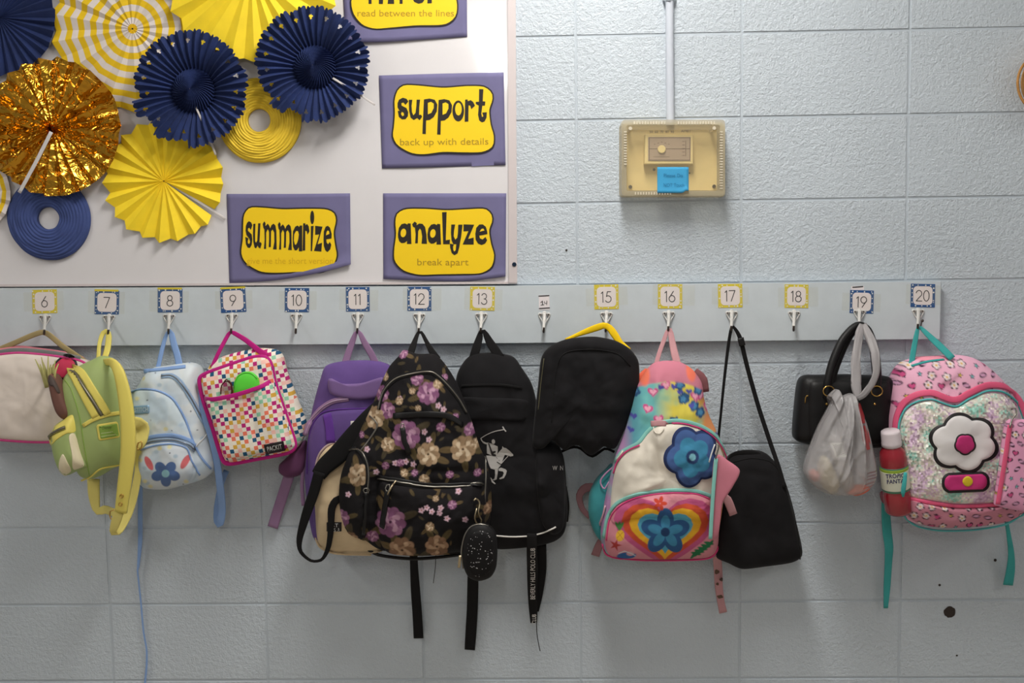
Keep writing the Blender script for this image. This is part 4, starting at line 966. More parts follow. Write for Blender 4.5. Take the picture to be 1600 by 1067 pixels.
def muv(rot, s=6.4): return lambda X, Y: ((X*math.cos(rot)+Y*math.sin(rot))/s+100+0.12*np.sin(Y/17), (-X*math.sin(rot)+Y*math.cos(rot))/s+100+0.12*np.sin(X/13))
b = thing('lunch_bag', 'multicolour square mosaic lunch bag with magenta trim', 'bag', G_BAG)
bd4 = puff('body', [(326, 570), (345, 558), (372, 550), (398, 545), (425, 547), (436, 556), (444, 585), (458, 622), (470, 652), (474, 664), (470, 690), (455, 705), (400, 716), (360, 722), (344, 715), (332, 670), (318, 620), (314, 595)], M_MOS, b, 0.075, 0.1, 0.03, p=5, n=120, mr=16, uv=muv(-.2, 6.0), fold=wr(4, 0.004))
of4 = [(312, 594), (322, 584), (360, 570), (396, 558.5), (415, 559), (423, 570), (430, 600), (446, 648), (460, 690), (459, 701), (446, 708), (400, 717), (362, 724), (350, 721), (342, 700), (330, 660), (318, 625)]
fr4 = puff('front_panel', of4, M_MOS, b, 0.115, 0.138, 0.09, p=7, n=160, mr=24, uv=muv(-.16), fold=addf(wr(6, 0.004, 50), ridges([(395, 600, 405, 690, 6, -0.004)])))
tube('front_piping', [(x, y, 0.117) for x, y in of4], 0.0060, M_MAG, b, closed=True, n=150)
ofp = [(323, 624), (345, 622), (375, 614), (420, 597), (428, 606), (444, 650), (455, 688), (452, 699), (420, 707), (364, 719), (353, 715), (343, 690), (330, 650)]
pk4 = pocket('front_pocket', ofp, M_MOS, b, fr4, 0.017, n=140, mr=24, uv=muv(-.16, 6.3), p=14, fold=ridges([(390, 615, 400, 690, 7, -0.003), (410, 610, 420, 660, 6, .002)]))
strap('pocket_trim', [(320, 623, 0.136), (330, 624, 0.152), (345, 622, 0.159), (372, 616, 0.161), (400, 607, 0.159), (412, 602, 0.152), (422, 596, 0.136)], 7, M_MAG, b, 0.004)
strap('carry_handle', [(331, 574, 0.085, 6), (343, 548, 0.08, 6), (356, 524, HD+.002, 6), (361, 518.5, HD+0.003, 6), (367, 521, HD+.003, 7), (385, 532, 0.08, 8), (405, 548, 0.09, 9), (418, 556, 0.1, 9)], 8, M_MAG, b, 0.004)
lb = pocket('black_label', rrect(412, 691, 446, 708, 1.5, -.2), M_BLKP, b, [pk4, fr4], 0.002, n=50, mr=5, p=12)
text('label_lettering', 'PACKIT', 429, 699, 10, mat('label_white', (226, 226, 226), 0.5), lb, surf(lb, .0016), rot=-.2, width=23)
M_LIME = mat('lime_plastic', (96, 222, 66), 0.45)
gcase = thing('green_case', 'bright lime green rounded plastic case in the lunch bag pocket', 'case')
puff('shell', [(366, 616), (364, 600), (370, 587), (381, 581), (393, 582), (402, 590), (405, 603), (404, 612), (386, 619)], M_LIME, gcase, 0.143, 0.152, 0.140, p=3, n=60, mr=10)
tube('seam', [(365, 607, 0.149), (371, 589, 0.149), (382, 582.5, 0.149), (393, 583.5, 0.149), (402, 592, 0.149)], 0.0008, mat('lime_seam', (80, 196, 54), 0.5), gcase)
M_TORT = mat('tortoise_frame', (84, 36, 34), 0.25); M_LENS = clear_plastic('spectacle_lens', (120, 110, 110), 0.45, 0.05)
gl = thing('eyeglasses', 'folded dark red eyeglasses tucked in the lunch bag pocket', 'glasses')
tube('rim', [(345, 616, 0.143), (346, 603, 0.146), (352, 596, 0.148), (359, 598, 0.148), (362, 606, 0.146), (361, 617, 0.143)], 0.0016, M_TORT, gl)
tube('temple', [(350, 597, 0.150), (354, 593, 0.152), (361, 599, 0.15), (363, 615, 0.144)], 0.0019, M_TORT, gl)
fill2d('lens', [[(346, 615), (347, 603), (352, 597.5), (358, 599), (361, 606), (360, 615)]], M_LENS, gl, flat(0.1455))

# --- 11: purple backpack
M_PUR = fabric('purple_canvas', (100, 76, 136), var=0.08); M_MAUVE = fabric('mauve_webbing', (148, 116, 150), var=0.06); M_BEIGE = fabric('beige_canvas', (206, 184, 150), var=0.08); M_PURD = fabric('deep_purple_webbing', (94, 54, 138)); M_LIL = fabric('lilac_lip', (122, 96, 146))
b = thing('backpack', 'purple backpack with a beige pocket and mauve straps', 'backpack', G_BAG)
out5 = [(506, 573), (530, 566), (560, 564), (590, 566), (612, 580), (622, 640), (622, 760), (612, 845), (598, 862), (560, 867), (520, 866), (500, 858), (486, 842), (478, 800), (473, 745), (477, 695), (483, 650), (490, 620), (498, 592)]
bd5 = puff('body', out5, M_PUR, b, 0.075, 0.112, 0.03, p=4, fold=addf(wr(7, 0.007, 45), ridges([(486, 640, 480, 760, 8, 0.004)])), n=160, mr=26)
lip = puff('top_lip', [(513, 592), (535, 600), (565, 599), (597, 590), (600, 604), (590, 621), (560, 625), (530, 621), (514, 613)], M_LIL, b, 0.111, 0.119, 0.100, p=6, n=80, mr=8)
zipper(b, [(476, 680), (484, 660), (500, 640), (520, 627), (545, 623)], bd5, M_MAUVE, mat('zip_mauve', (176, 150, 176), 0.4), 8)
fr5 = pocket('front_panel', [(480, 720), (484, 678), (498, 650), (520, 641), (560, 638), (610, 640), (615, 700), (612, 840), (560, 858), (505, 852), (490, 820)], M_PUR, b, bd5, 0.014, n=100, mr=14)
tube('panel_piping', [(480, 740), (481, 700), (488, 665), (502, 646), (525, 640), (580, 638)], 0.002, M_PURD, b, body=[fr5, bd5])
strap('webbing_stripe', [(511, 647), (515, 668), (517, 692)], 15, M_PURD, b, 0.003, body=[fr5, bd5])
bg5 = pocket('beige_pocket', [(492, 745), (498, 715), (514, 696), (545, 688), (600, 690), (606, 760), (604, 850), (580, 866), (525, 864), (498, 852), (492, 800)], M_BEIGE, b, [fr5, bd5], 0.022, n=100, mr=14, fold=wr(3, 0.004))
tube('pocket_piping', [(492, 790), (491, 750), (497, 714), (513, 695), (545, 687)], 0.0028, mat('piping_rose', (196, 172, 168), 0.6), b, body=[bg5, fr5, bd5])
tube('pocket_piping', [(493, 840), (500, 855), (525, 865), (580, 867)], 0.0022, M_BEIGE, b, body=[bg5, fr5, bd5])
sq = pocket('small_patch', rrect(547, 657, 562, 672, 1), mat('patch_cream', (206, 200, 190), 0.5), b, [fr5, bd5], 0.002, n=30, mr=4, p=10)
pocket('small_patch_centre', rrect(549.5, 659.5, 560, 670, 1), M_PURD, sq, sq, 0.001, n=30, mr=4, p=10)
lb5 = pocket('black_label', rrect(509, 815, 535, 831, 1), M_BLKP, b, [bg5, fr5, bd5], 0.002, n=40, mr=4, p=10)
text('label_lettering', 'EST', 522, 820.5, 8, mat('label_white', (226, 226, 226), 0.5), lb5, surf(lb5), width=13); text('label_lettering', 'DS A', 524, 827.5, 8, mat('label_white'), lb5, surf(lb5), width=15)
strap('hang_loop', [(538, 572, 0.075, 12), (545, 550, 0.072, 11), (552, 530, 0.07, 9), (557, 518.5, HD+0.003, 6), (562, 520, HD+.004, 7), (570, 536, 0.075, 10), (580, 553, 0.075, 11), (588, 570, 0.075, 11)], 10, M_MAUVE, b, 0.003)
puff('shoulder_strap', [(474, 690), (458, 704), (444, 718), (434, 728), (434, 740), (446, 748), (462, 746), (474, 738), (480, 715)], fabric('plum_padding', (104, 62, 96)), b, 0.05, 0.075, 0.03, p=3, n=60, mr=8)
strap('webbing_tail', [(452, 742, 0.055, 17), (443, 770, 0.04, 17), (434, 798, 0.025, 17), (426, 824, 0.02, 17)], 17, M_MAUVE, b, 0.003)
strap('side_strap', [(474, 728, 0.06), (472, 760, 0.06), (474, 790, 0.06)], 6, M_MAUVE, b, 0.004)

# --- 12: black floral backpack
def petals(pt, x, y, r, cols, rg, sq=1.0):
    base, mid, dark, light = cols; rot = rg.uniform(0, 6)
    for k in range(9):
        a = rot+k*0.698; pt.ell(x+r*.58*math.cos(a), y+r*.58*sq*math.sin(a), r*.44, r*.36, base if k % 2 else mid, rot=a, soft=1.2)
    for k in range(8):
        a = rot+.3+k*0.785; pt.ell(x+r*.36*math.cos(a), y+r*.36*sq*math.sin(a), r*.36, r*.24, mid if k % 2 else light, rot=a, soft=1.2); pt.line([(x+r*.25*math.cos(a+.3), y+r*.25*math.sin(a+.3)), (x+r*.8*math.cos(a+.35), y+r*.8*sq*math.sin(a+.35))], 0.7, dark, a=.7)
    for k in range(5):
        a = rot+k*1.257; pt.ell(x+r*.14*math.cos(a), y+r*.14*math.sin(a), r*.2, r*.13, light if k % 2 else base, rot=a, soft=1)
    pt.ell(x, y, r*.1, r*.1, dark)
def leaf(pt, x, y, l, rot, c):
    pt.ell(x+l*.5*math.cos(rot), y+l*.5*math.sin(rot), l*.5, l*.2, c, rot=rot); pt.line([(x, y), (x+l*math.cos(rot), y+l*math.sin(rot))], 0.6, (58, 48, 34), a=.7)
PINK = ((158, 112, 142), (128, 82, 116), (78, 44, 70), (192, 150, 174)); CRM = ((184, 158, 128), (150, 124, 96), (92, 72, 52), (210, 190, 162)); TANF = ((160, 128, 102), (126, 96, 74), (76, 54, 40), (184, 154, 126))
OLV = [(84, 72, 48), (96, 80, 54), (70, 62, 46)]
FLW = [(637, 677, 22, PINK), (612, 812, 24, PINK), (670, 613, 17, PINK), (606, 640, 13, PINK), (596, 615, 12, PINK), (652, 592, 10, PINK), (535, 808, 13, PINK), (735, 672, 10, PINK), (627, 553, 8, PINK), (582, 838, 10, PINK), (562, 740, 16, CRM), (671, 706, 18, CRM), (724, 700, 19, CRM), (585, 652, 17, CRM), (608, 692, 11, CRM), (742, 695, 8, CRM), (655, 636, 5, CRM), (684, 600, 7, CRM), (548, 842, 13, TANF), (630, 856, 21, TANF), (684, 850, 18, TANF), (765, 795, 10, TANF), (673, 819, 7, CRM), (682, 776, 5, CRM), (634, 735, 6, CRM), (650, 735, 5, PINK), (665, 745, 8, CRM), (605, 724, 6, PINK), (628, 720, 6, PINK), (708, 785, 7, PINK), (704, 738, 6, PINK), (746, 738, 6, PINK), (645, 610, 5, CRM), (625, 625, 6, CRM), (712, 650, 5, PINK), (690, 665, 7, PINK), (564, 680, 5, PINK), (600, 590, 6, CRM), (694, 590, 5, PINK)]
def p_floral(pt):
    rg = random.Random(12)
    for (x, y, r, c) in FLW:
        for k in range(4 if r > 9 else 2): leaf(pt, x+r*.6*math.cos(k*1.7+x), y+r*.6*math.sin(k*1.7+x), r*1.0+6, k*1.7+x, OLV[k % 3])
    for i in range(60):
        x, y = rg.uniform(530, 765), rg.uniform(560, 868); leaf(pt, x, y, rg.uniform(7, 14), rg.uniform(0, 6.3), OLV[i % 3])
    for (x, y) in [(668, 790), (676, 796), (688, 798), (700, 806), (660, 794), (728, 808), (620, 720), (636, 718), (648, 722), (665, 672), (672, 684), (686, 632), (694, 638), (626, 622), (690, 790), (575, 700), (546, 770), (717, 765), (590, 735)]:
        for k in range(5): pt.ell(x+2.8*math.cos(k*1.257), y+2.8*math.sin(k*1.257), 2.1, 1.7, (206, 172, 186), rot=k*1.257, soft=.8)
        pt.ell(x, y, 1.1, 1.1, (170, 110, 90))
    for (x, y, r, c) in FLW: petals(pt, x, y, r, c, rg, 1.15 if (x, y) in ((724, 700), (562, 740), (535, 808)) else 1.0)
b = thing('backpack', 'black backpack with pink and cream flower print', 'backpack', G_BAG)
out6 = [(618, 560), (628, 549), (648, 555), (676, 556), (692, 570), (712, 602), (733, 655), (747, 700), (757, 722), (765, 755), (767, 800), (761, 838), (750, 860), (700, 868), (645, 872), (592, 866), (566, 850), (541, 838), (530, 812), (526, 780), (529, 745), (545, 702), (560, 672), (576, 640), (590, 605), (604, 576)]
bd6 = puff('body', out6, M_PRINT, b, 0.148, 0.215, 0.132, 0.05, p=3, fold=addf(wr(9, 0.010, 42), ridges([(590, 690, 592, 850, 7, -0.008), (600, 730, 755, 735, 6, -0.005), (690, 600, 745, 730, 8, 0.006), (610, 590, 580, 690, 8, 0.005)])), n=560, mr=110, paint=p_floral, base=(24, 22, 24), center=(650, 735))
zipper(b, [(592, 640), (600, 612), (618, 592), (648, 583), (676, 582), (697, 600), (715, 622), (728, 645)], bd6, M_BLKW, M_ZIP, 8, off=0.001, r=0.0019)
pk6 = pocket('front_pocket', [(594, 752), (620, 757), (660, 762), (715, 762), (754, 756), (760, 800), (754, 850), (720, 864), (650, 868), (605, 862), (590, 830), (589, 785)], M_PRINT, b, bd6, 0.022, n=340, mr=60, paint=p_floral, base=(24, 22, 24), p=5, fold=wr(14, 0.006, 36))
sp6 = pocket('side_pocket', [(533, 740), (545, 708), (560, 703), (572, 716), (577, 760), (576, 820), (568, 848), (545, 836), (532, 810), (529, 770)], M_PRINT, b, bd6, 0.016, n=220, mr=44, paint=p_floral, base=(24, 22, 24), p=4)
zipper(b, [(540, 708), (553, 702), (566, 708), (573, 728), (574, 755), (570, 790)], [sp6, bd6], M_BLKW, M_ZIP, 8, off=0.001, r=0.002)
zipper(b, [(757, 712), (758, 740), (757, 765), (756, 792)], bd6, M_BLKW, M_ZIP, 7, off=0.001, r=0.002)
zipper(b, [(592, 746), (615, 751), (650, 757), (700, 760), (754, 756)], [pk6, bd6], M_LEATH, M_ZIP, 11, off=0.003, r=0.0021)
strap('leather_welt', [(615, 650), (640, 648), (670, 647), (700, 650), (722, 664)], 9, M_LEATH, b, 0.005, body=bd6, off=0.002)
strap('leather_welt', [(578, 650), (590, 664), (575, 690), (562, 706)], 2.4, M_ZIP, b, 0.003, body=bd6, off=0.001)
def pull(pts, w): 
    z = strap('zip_pull', pts, w, M_LEATH, b, 0.004, body=[pk6, sp6, bd6], off=0.006); x, y = pts[0][:2]
    tube('pull_ring', [(x+3*math.cos(a), y-3+4*math.sin(a)) for a in [2*math.pi*i/8 for i in range(8)]], 0.0013, M_ZIP, z, body=[pk6, sp6, bd6], off=0.007, closed=True)
pull([(629, 668), (632, 685), (640, 708)], 8); pull([(608, 766), (604, 790), (599, 822)], 9); pull([(541, 712), (532, 730), (525, 750)], 5); pull([(571, 768), (570, 800), (568, 832)], 5)
tube('zip_slider', [(620, 751), (614, 760), (608, 772)], 0.0024, mat('pale_gold', (188, 172, 142), 0.3, metal=0.9), b, body=[pk6, bd6], off=0.006)
tube('bottom_piping', [(566, 852), (592, 867), (645, 873), (700, 869), (750, 861)], 0.004, M_LEATH, b, body=bd6)
strap('hang_loop', [(636, 566, 0.15, 13), (644, 545, 0.12, 11), (650, 528, 0.09, 7), (654.5, 518.5, HD+0.003, 5), (659, 520, HD+.004, 5), (667, 535, 0.1, 7), (674, 548, 0.125, 10), (684, 562, 0.15, 12)], 9, M_BLKW, b, 0.003)
strap('shoulder_strap', [(596, 628, 0.135, 16), (575, 652, 0.15, 24), (553, 680, 0.155, 30), (530, 708, 0.155, 32), (508, 728, 0.152, 28), (498, 742, 0.15, 24)], 26, M_BLKW, b, 0.012)
strap('webbing_loop', [(499, 738, 0.158, 18), (490, 770, 0.15, 17), (478, 805, 0.14, 15), (468, 842, 0.13, 10), (470, 862, 0.125, 6), (486, 876, 0.12, 4.5), (503, 874, 0.125, 5), (513, 855, 0.135, 8), (517, 825, 0.145, 10), (518, 796, 0.15, 12), (524, 783, 0.155, 12), (534, 778, 0.155, 11)], 12, M_BLKW, b, 0.0025)
strap('webbing_tail', [(646, 862, 0.10, 13), (647, 885, 0.06, 13), (649, 920, 0.03, 15), (652, 960, 0.02, 15.5), (654, 997, 0.015, 16)], 15, M_BLKW, b, 0.003)
strap('webbing_tail', [(739, 860, 0.10, 16), (739, 905, 0.06, 18), (738, 950, 0.03, 18), (736, 985, 0.02, 18), (734, 1015, 0.016, 17)], 17, M_BLKW, b, 0.003)
tube('loose_thread', [(681, 868, 0.1), (680, 888, 0.05), (677, 911, 0.02)], 0.0009, M_BLKW, b)
tube('clip', [(737, 782), (741, 778), (746, 786), (744, 800), (749, 812), (744, 818), (739, 806), (742, 794)], 0.0019, mat('pale_gold'), b, body=[pk6, bd6], off=0.008)
def glitter():
    m = mat('black_glitter', (16, 15, 16), 0.6, spec=0.2); nt = m.node_tree; b_ = nt.nodes['Principled BSDF']; tc = nt.nodes.new('ShaderNodeTexCoord'); v = nt.nodes.new('ShaderNodeTexVoronoi'); v.inputs['Scale'].default_value = 520
    nt.links.new(tc.outputs['Object'], v.inputs['Vector']); sp = nt.nodes.new('ShaderNodeSeparateColor'); nt.links.new(v.outputs['Color'], sp.inputs[0])
    gt = nt.nodes.new('ShaderNodeMath'); gt.operation = 'GREATER_THAN'; gt.inputs[1].default_value = 0.975; nt.links.new(sp.outputs[0], gt.inputs[0])
    mx = nt.nodes.new('ShaderNodeMix'); mx.data_type = 'RGBA'; mx.inputs[6].default_value = (*lin((17, 16, 17)), 1); mx.inputs[7].default_value = (*lin((190, 188, 190)), 1); nt.links.new(gt.outputs[0], mx.inputs[0]); nt.links.new(mx.outputs[2], b_.inputs['Base Color'])
    return m
pch = thing('coin_pouch', 'small oval black glitter pouch clipped to the floral backpack', 'pouch')
op = [(748, 820), (762, 822), (774, 834), (777, 860), (775, 888), (766, 904), (748, 910), (732, 904), (724, 888), (722, 862), (726, 838), (735, 824)]
pb = puff('body', op, mat('pouch_black', (20, 19, 20), 0.6, spec=0.25), pch, 0.255, 0.272, 0.235, p=4, n=80, mr=12)
pocket('glitter_panel', [(749, 828), (761, 830), (769, 842), (771, 862), (769, 886), (761, 899), (748, 903), (736, 898), (730, 884), (729, 862), (732, 842), (739, 831)], glitter(), pch, pb, 0.003, n=60, mr=8)
tube('zipper', [(724, 888, 0.256), (721, 862, 0.256), (726, 837, 0.256), (736, 823, 0.256), (750, 819, 0.256), (763, 822, 0.256)], 0.0022, M_ZIP, pch)
strap('zip_pull', [(719, 868, 0.262), (718, 878, 0.262), (717, 887, 0.262)], 4.5, mat('pale_gold'), pch, 0.002)

# --- 13: black backpack with a silver rider print
b = thing('backpack', 'black backpack with a silver mallet rider print and white bottom piping', 'backpack', G_BAG)
out7 = [(724, 566), (738, 555), (765, 552), (800, 558), (816, 578), (831, 602), (839, 632), (845, 668), (860, 690), (874, 700), (882, 722), (886, 770), (887, 810), (881, 838), (862, 852), (820, 860), (775, 862), (735, 850), (712, 800), (706, 720), (707, 640), (712, 590)]
bd7 = puff('body', out7, M_BLK, b, 0.085, 0.125, 0.03, p=4, fold=addf(wr(11, 0.008, 40), ridges([(745, 560, 740, 640, 6, 0.003), (800, 565, 805, 640, 6, 0.004), (835, 690, 850, 800, 10, 0.008), (760, 770, 850, 760, 9, 0.004)])), n=160, mr=28)
strap('top_zip', [(722, 603), (760, 601), (790, 602), (815, 606)], 4, M_BLKW, b, 0.005, body=bd7)
fl7 = pocket('flap', [(716, 622), (760, 621), (822, 624), (824, 640), (820, 657), (770, 656), (716, 654)], M_BLK, b, bd7, 0.008, n=70, mr=8, p=8)
sd7 = pocket('side_pocket', [(838, 705), (858, 697), (874, 704), (881, 725), (884, 780), (880, 826), (862, 836), (846, 815), (838, 760)], M_BLK, b, bd7, 0.015, n=70, mr=10, fold=wr(3, .006, 20))
M_SILV = mat('silver_print', (178, 174, 170), 0.45, metal=0.15); M_WPIP = mat('white_piping', (226, 222, 216), 0.5)
rx = lambda L: [(740+x/7.62, 640+y/7.62) for x, y in L]
rid = [[(160, 410), (180, 395), (205, 400), (240, 412), (275, 432), (285, 470), (270, 545), (225, 548), (160, 520), (158, 470)], [(215, 372), (222, 354), (242, 350), (256, 368), (256, 392), (242, 408), (222, 402)],
       [(80, 335), (92, 340), (110, 372), (150, 392), (182, 392), (178, 412), (150, 412), (112, 396), (90, 366)],
       [(150, 545), (200, 545), (265, 555), (300, 505), (340, 462), (345, 432), (356, 450), (385, 455), (425, 485), (470, 530), (472, 548), (440, 555), (405, 545), (372, 535), (358, 570), (340, 620), (322, 665), (300, 690), (290, 705), (245, 712), (205, 700), (185, 660), (165, 600)],
       [(252, 700), (292, 700), (285, 770), (276, 825), (250, 840), (222, 835), (250, 815), (256, 770)], [(295, 705), (325, 688), (380, 708), (396, 728), (385, 770), (362, 815), (315, 828), (306, 815), (345, 795), (360, 755), (350, 735), (300, 728)],
       [(200, 805), (212, 812), (235, 850), (265, 882), (250, 888), (215, 862)]]
pol = fill2d('rider_print', [rx(q) for q in rid], M_SILV, b, surf([fl7, bd7], 0.0012))
pst = lambda L: [[(740+x/7.62, 640+y/7.62, w/7.62) for x, y, w in s] for s in L]
fill2d('mallet_print', strokes_poly(pst([[(88, 338, 9), (160, 295, 9), (250, 258, 9), (365, 236, 10)], [(348, 206, 14), (365, 236, 14), (382, 256, 14)]]), 5), M_SILV, b, surf([fl7, bd7], 0.0012))
fill2d('rein_print', strokes_poly(pst([[(330, 640, 8), (372, 592, 8), (408, 552, 8)]]), 5), M_SILV, b, surf([fl7, bd7], 0.0014))
fill2d('arm_print', strokes_poly(pst([[(278, 440, 22), (282, 490, 16), (270, 540, 14)]]), 5), M_SILV, b, surf([fl7, bd7], 0.0014))
fill2d('harness_print', strokes_poly(pst([[(182, 400, 12), (205, 470, 16), (225, 530, 24), (255, 540, 26)], [(280, 625, 10), (325, 650, 8)], [(270, 565, 5), (310, 610, 5)], [(225, 510, 30), (255, 500, 22)]]), 5), M_BLKP, b, surf([fl7, bd7], 0.0018))
tube('white_piping', [(772, 836), (800, 838), (825, 837), (848, 832), (868, 823)], 0.0019, M_WPIP, b, body=[sd7, bd7], off=0.002)
text('side_lettering', 'W  N', 871, 731, 10, M_SILV, b, surf([sd7, bd7], 0.0015), width=16)
strap('side_strap', [(884, 760, 0.07), (888, 790, 0.065), (886, 815, 0.06)], 3.5, M_BLKW, b, 0.003)
strap('hang_loop', [(738, 566, 0.09, 15), (744, 545, 0.085, 14), (749, 528, 0.075, 11), (752, 517.5, HD+0.003, 7), (757, 519, HD+.004, 8), (765, 534, 0.08, 13), (774, 548, 0.09, 15), (782, 560, 0.095, 15)], 13, M_BLKW, b, 0.003)
strap('webbing_tail', [(845, 850, 0.06, 18), (846, 890, 0.04, 16), (843, 925, 0.026, 12), (839, 955, 0.02, 6)], 15, M_BLKW, b, 0.003)
wt = strap('webbing_tail', [(831, 834, 0.128, 16), (831, 862, 0.12, 17), (832, 890, 0.075, 18), (832, 920, 0.045, 16), (833, 945, 0.035, 15), (834, 973, 0.03, 11)], 17, M_BLKW, b, 0.003); add_bvh(wt)
text('webbing_lettering', 'BEVERLY HILLS POLO CLUB', 832.5, 896, 10.5, mat('web_white', (224, 220, 216), 0.5), wt, surf(wt, 0.0008), rot=-math.pi/2, width=80)
text('webbing_lettering', 'CLUB', 834.5, 967, 9, mat('web_white'), wt, surf(wt, 0.0008), rot=-math.pi/2, width=15)
tube('loose_thread', [(838, 965, 0.03), (839, 990, 0.02), (842, 1008, 0.015), (844, 1017, 0.012)], 0.0011, M_BLKW, b)

# --- 15: black bag with yellow handle
b = thing('backpack', 'plain black bag with a yellow padded handle hanging back to front', 'bag', G_BAG)
out8 = [(905, 528), (932, 527), (962, 533), (985, 546), (999, 566), (1000, 600), (994, 630), (983, 660), (970, 690), (962, 703), (952, 703), (944, 700), (934, 709), (925, 714), (915, 709), (905, 699), (893, 700), (883, 706), (874, 700), (862, 690), (848, 703), (836, 703), (832, 690), (836, 645), (841, 600), (846, 560), (860, 542), (882, 532)]
bd8 = puff('body', out8, M_BLK, b, 0.12, 0.155, 0.105, 0.045, p=4, fold=addf(wr(13, 0.012, 45), ridges([(872, 555, 860, 640, 7, -0.007), (880, 548, 980, 552, 6, -0.005), (930, 560, 945, 600, 8, 0.006), (850, 640, 980, 650, 9, -0.004)])), n=200, mr=28, center=(918, 620))
tube('seam_piping', [(850, 560), (845, 600), (841, 640)], 0.001, mat('olive_seam', (96, 92, 66), 0.6), b, body=bd8)
tube('panel_seam', [(862, 660), (866, 600), (874, 562), (890, 549), (930, 546), (965, 553), (985, 572)], 0.0016, M_BLKW, b, body=bd8, off=0.0005)
M_YH = fabric('yellow_handle', (238, 196, 12), rough=0.7, var=0.05)
strap('yellow_handle', [(884, 531, 0.085, 5), (900, 524, 0.08, 6), (918, 517, 0.077, 9.5), (935, 511, 0.077, 11), (945, 508.5, HD+0.008, 10), (953, 513, 0.082, 11), (961, 524, 0.088, 12), (970, 536, 0.095, 9), (984, 546, 0.105, 5)], 10, M_YH, b, 0.010)
bg_ = strap('lining_edge', [(876, 706, 0.075), (893, 699, 0.075), (906, 700, 0.075), (925, 713, 0.075), (945, 701, 0.075), (960, 706, 0.075)], 4, M_BLKW, b, 0.004)

# --- 16: pastel backpack with a heart pocket
M_ROSE = fabric('rose_canvas', (198, 122, 138), var=0.06); M_MINT = mat('mint_trim', (136, 200, 190), 0.55); M_HOTP = mat('hot_pink_piping', (216, 62, 126), 0.5); M_TEALM = fabric('teal_mesh', (62, 140, 146), var=0.15); M_RWEB = fabric('dusty_rose_webbing', (190, 142, 146), var=0.05); M_CRV = mat('cream_satin', (222, 214, 200), 0.42, bump=(300, .1), var=0.04)
b = thing('backpack', 'pastel backpack with cream panel and a rainbow heart pocket', 'backpack', G_BAG)
def p_tropic(pt):
    X, Y = pt.X, pt.Y
    pt.mask(np.clip((X-1020)/30, 0, 1), (216, 200, 84)); pt.mask(np.clip((1012-X)/26, 0, 1), (96, 160, 178)); pt.mask(np.clip((X-1085)/18, 0, 1), (224, 148, 96)); pt.mask(np.clip((990-X)/15, 0, 1)*np.clip((Y-640)/30, 0, 1), (178, 136, 178))
    n = fbm(X, Y, 30, 4); pt.mask(np.clip(n*2, 0, .5), (120, 190, 176))
    rg = random.Random(6)
    for i in range(34):
        x, y = rg.uniform(972, 1125), rg.uniform(592, 692)
        if i % 3 == 0: pt.poly(heart(x, y, 8, rg.uniform(-.4, .4)), (204, 84, 140)); pt.poly(heart(x, y, 5, 0), (236, 168, 190))
        elif i % 3 == 1: pt.poly(flower(x, y, 9, rg.uniform(0, 6)), (50, 88, 130)); pt.poly(flower(x, y, 5, 0), (82, 140, 180))
        else: pt.poly(heart(x, y, 5, rg.uniform(-.4, .4)), (84, 84, 168))
    pt.mask(np.clip((597+((X-1045)/60)**2*18-Y)/2, 0, 1), (202, 124, 142))
    pt.mask(np.clip(1.2-np.hypot((X-1008)/8, (Y-585)/18), 0, 1)*3, (236, 122, 96)); pt.mask(np.clip(1.2-np.hypot((X-1082)/8, (Y-582)/14), 0, 1)*3, (236, 122, 96))
out9 = [(1012, 582), (1024, 570), (1042, 566), (1066, 568), (1086, 580), (1100, 600), (1104, 625), (1112, 652), (1126, 682), (1136, 712), (1138, 760), (1130, 820), (1122, 858), (1110, 872), (1070, 876), (1020, 877), (965, 875), (947, 867), (940, 845), (944, 802), (954, 755), (964, 716), (976, 685), (988, 645), (998, 608)]
bd9 = puff('body', out9, M_PRINT, b, 0.13, 0.195, 0.105, 0.05, p=3, fold=addf(wr(15, 0.008, 40), ridges([(1040, 570, 1000, 660, 8, 0.008), (1060, 572, 1075, 650, 8, -0.006), (1018, 600, 1000, 680, 6, -0.006)])), n=360, mr=70, paint=p_tropic, base=(110, 180, 180), center=(1040, 740))
fr9 = pocket('cream_panel', [(964, 722), (975, 705), (1000, 690), (1014, 672), (1030, 664), (1060, 661), (1090, 668), (1115, 684), (1130, 710), (1134, 760), (1126, 800), (1100, 812), (1040, 806), (985, 808), (955, 815), (955, 765)], M_CRV, b, bd9, 0.014, n=140, mr=20, fold=addf(wr(5, 0.006, 26), ridges([(1015, 670, 1035, 760, 7, -0.010), (975, 770, 1045, 745, 8, 0.007), (1000, 700, 960, 770, 6, 0.005)])))
strap('mint_zip', [(962, 722), (973, 706), (998, 692), (1012, 675), (1030, 661), (1060, 657), (1092, 665), (1118, 682), (1134, 710)], 6, M_MINT, b, 0.005, body=[fr9, bd9], off=0.002)
tube('pink_piping', [(960, 740), (966, 722), (980, 706), (1000, 696)], 0.0018, M_HOTP, b, body=[fr9, bd9], off=0.003)
tube('pink_piping', [(1036, 664), (1062, 661), (1092, 669), (1116, 686), (1131, 710), (1136, 740)], 0.0018, M_HOTP, b, body=[fr9, bd9], off=0.004)
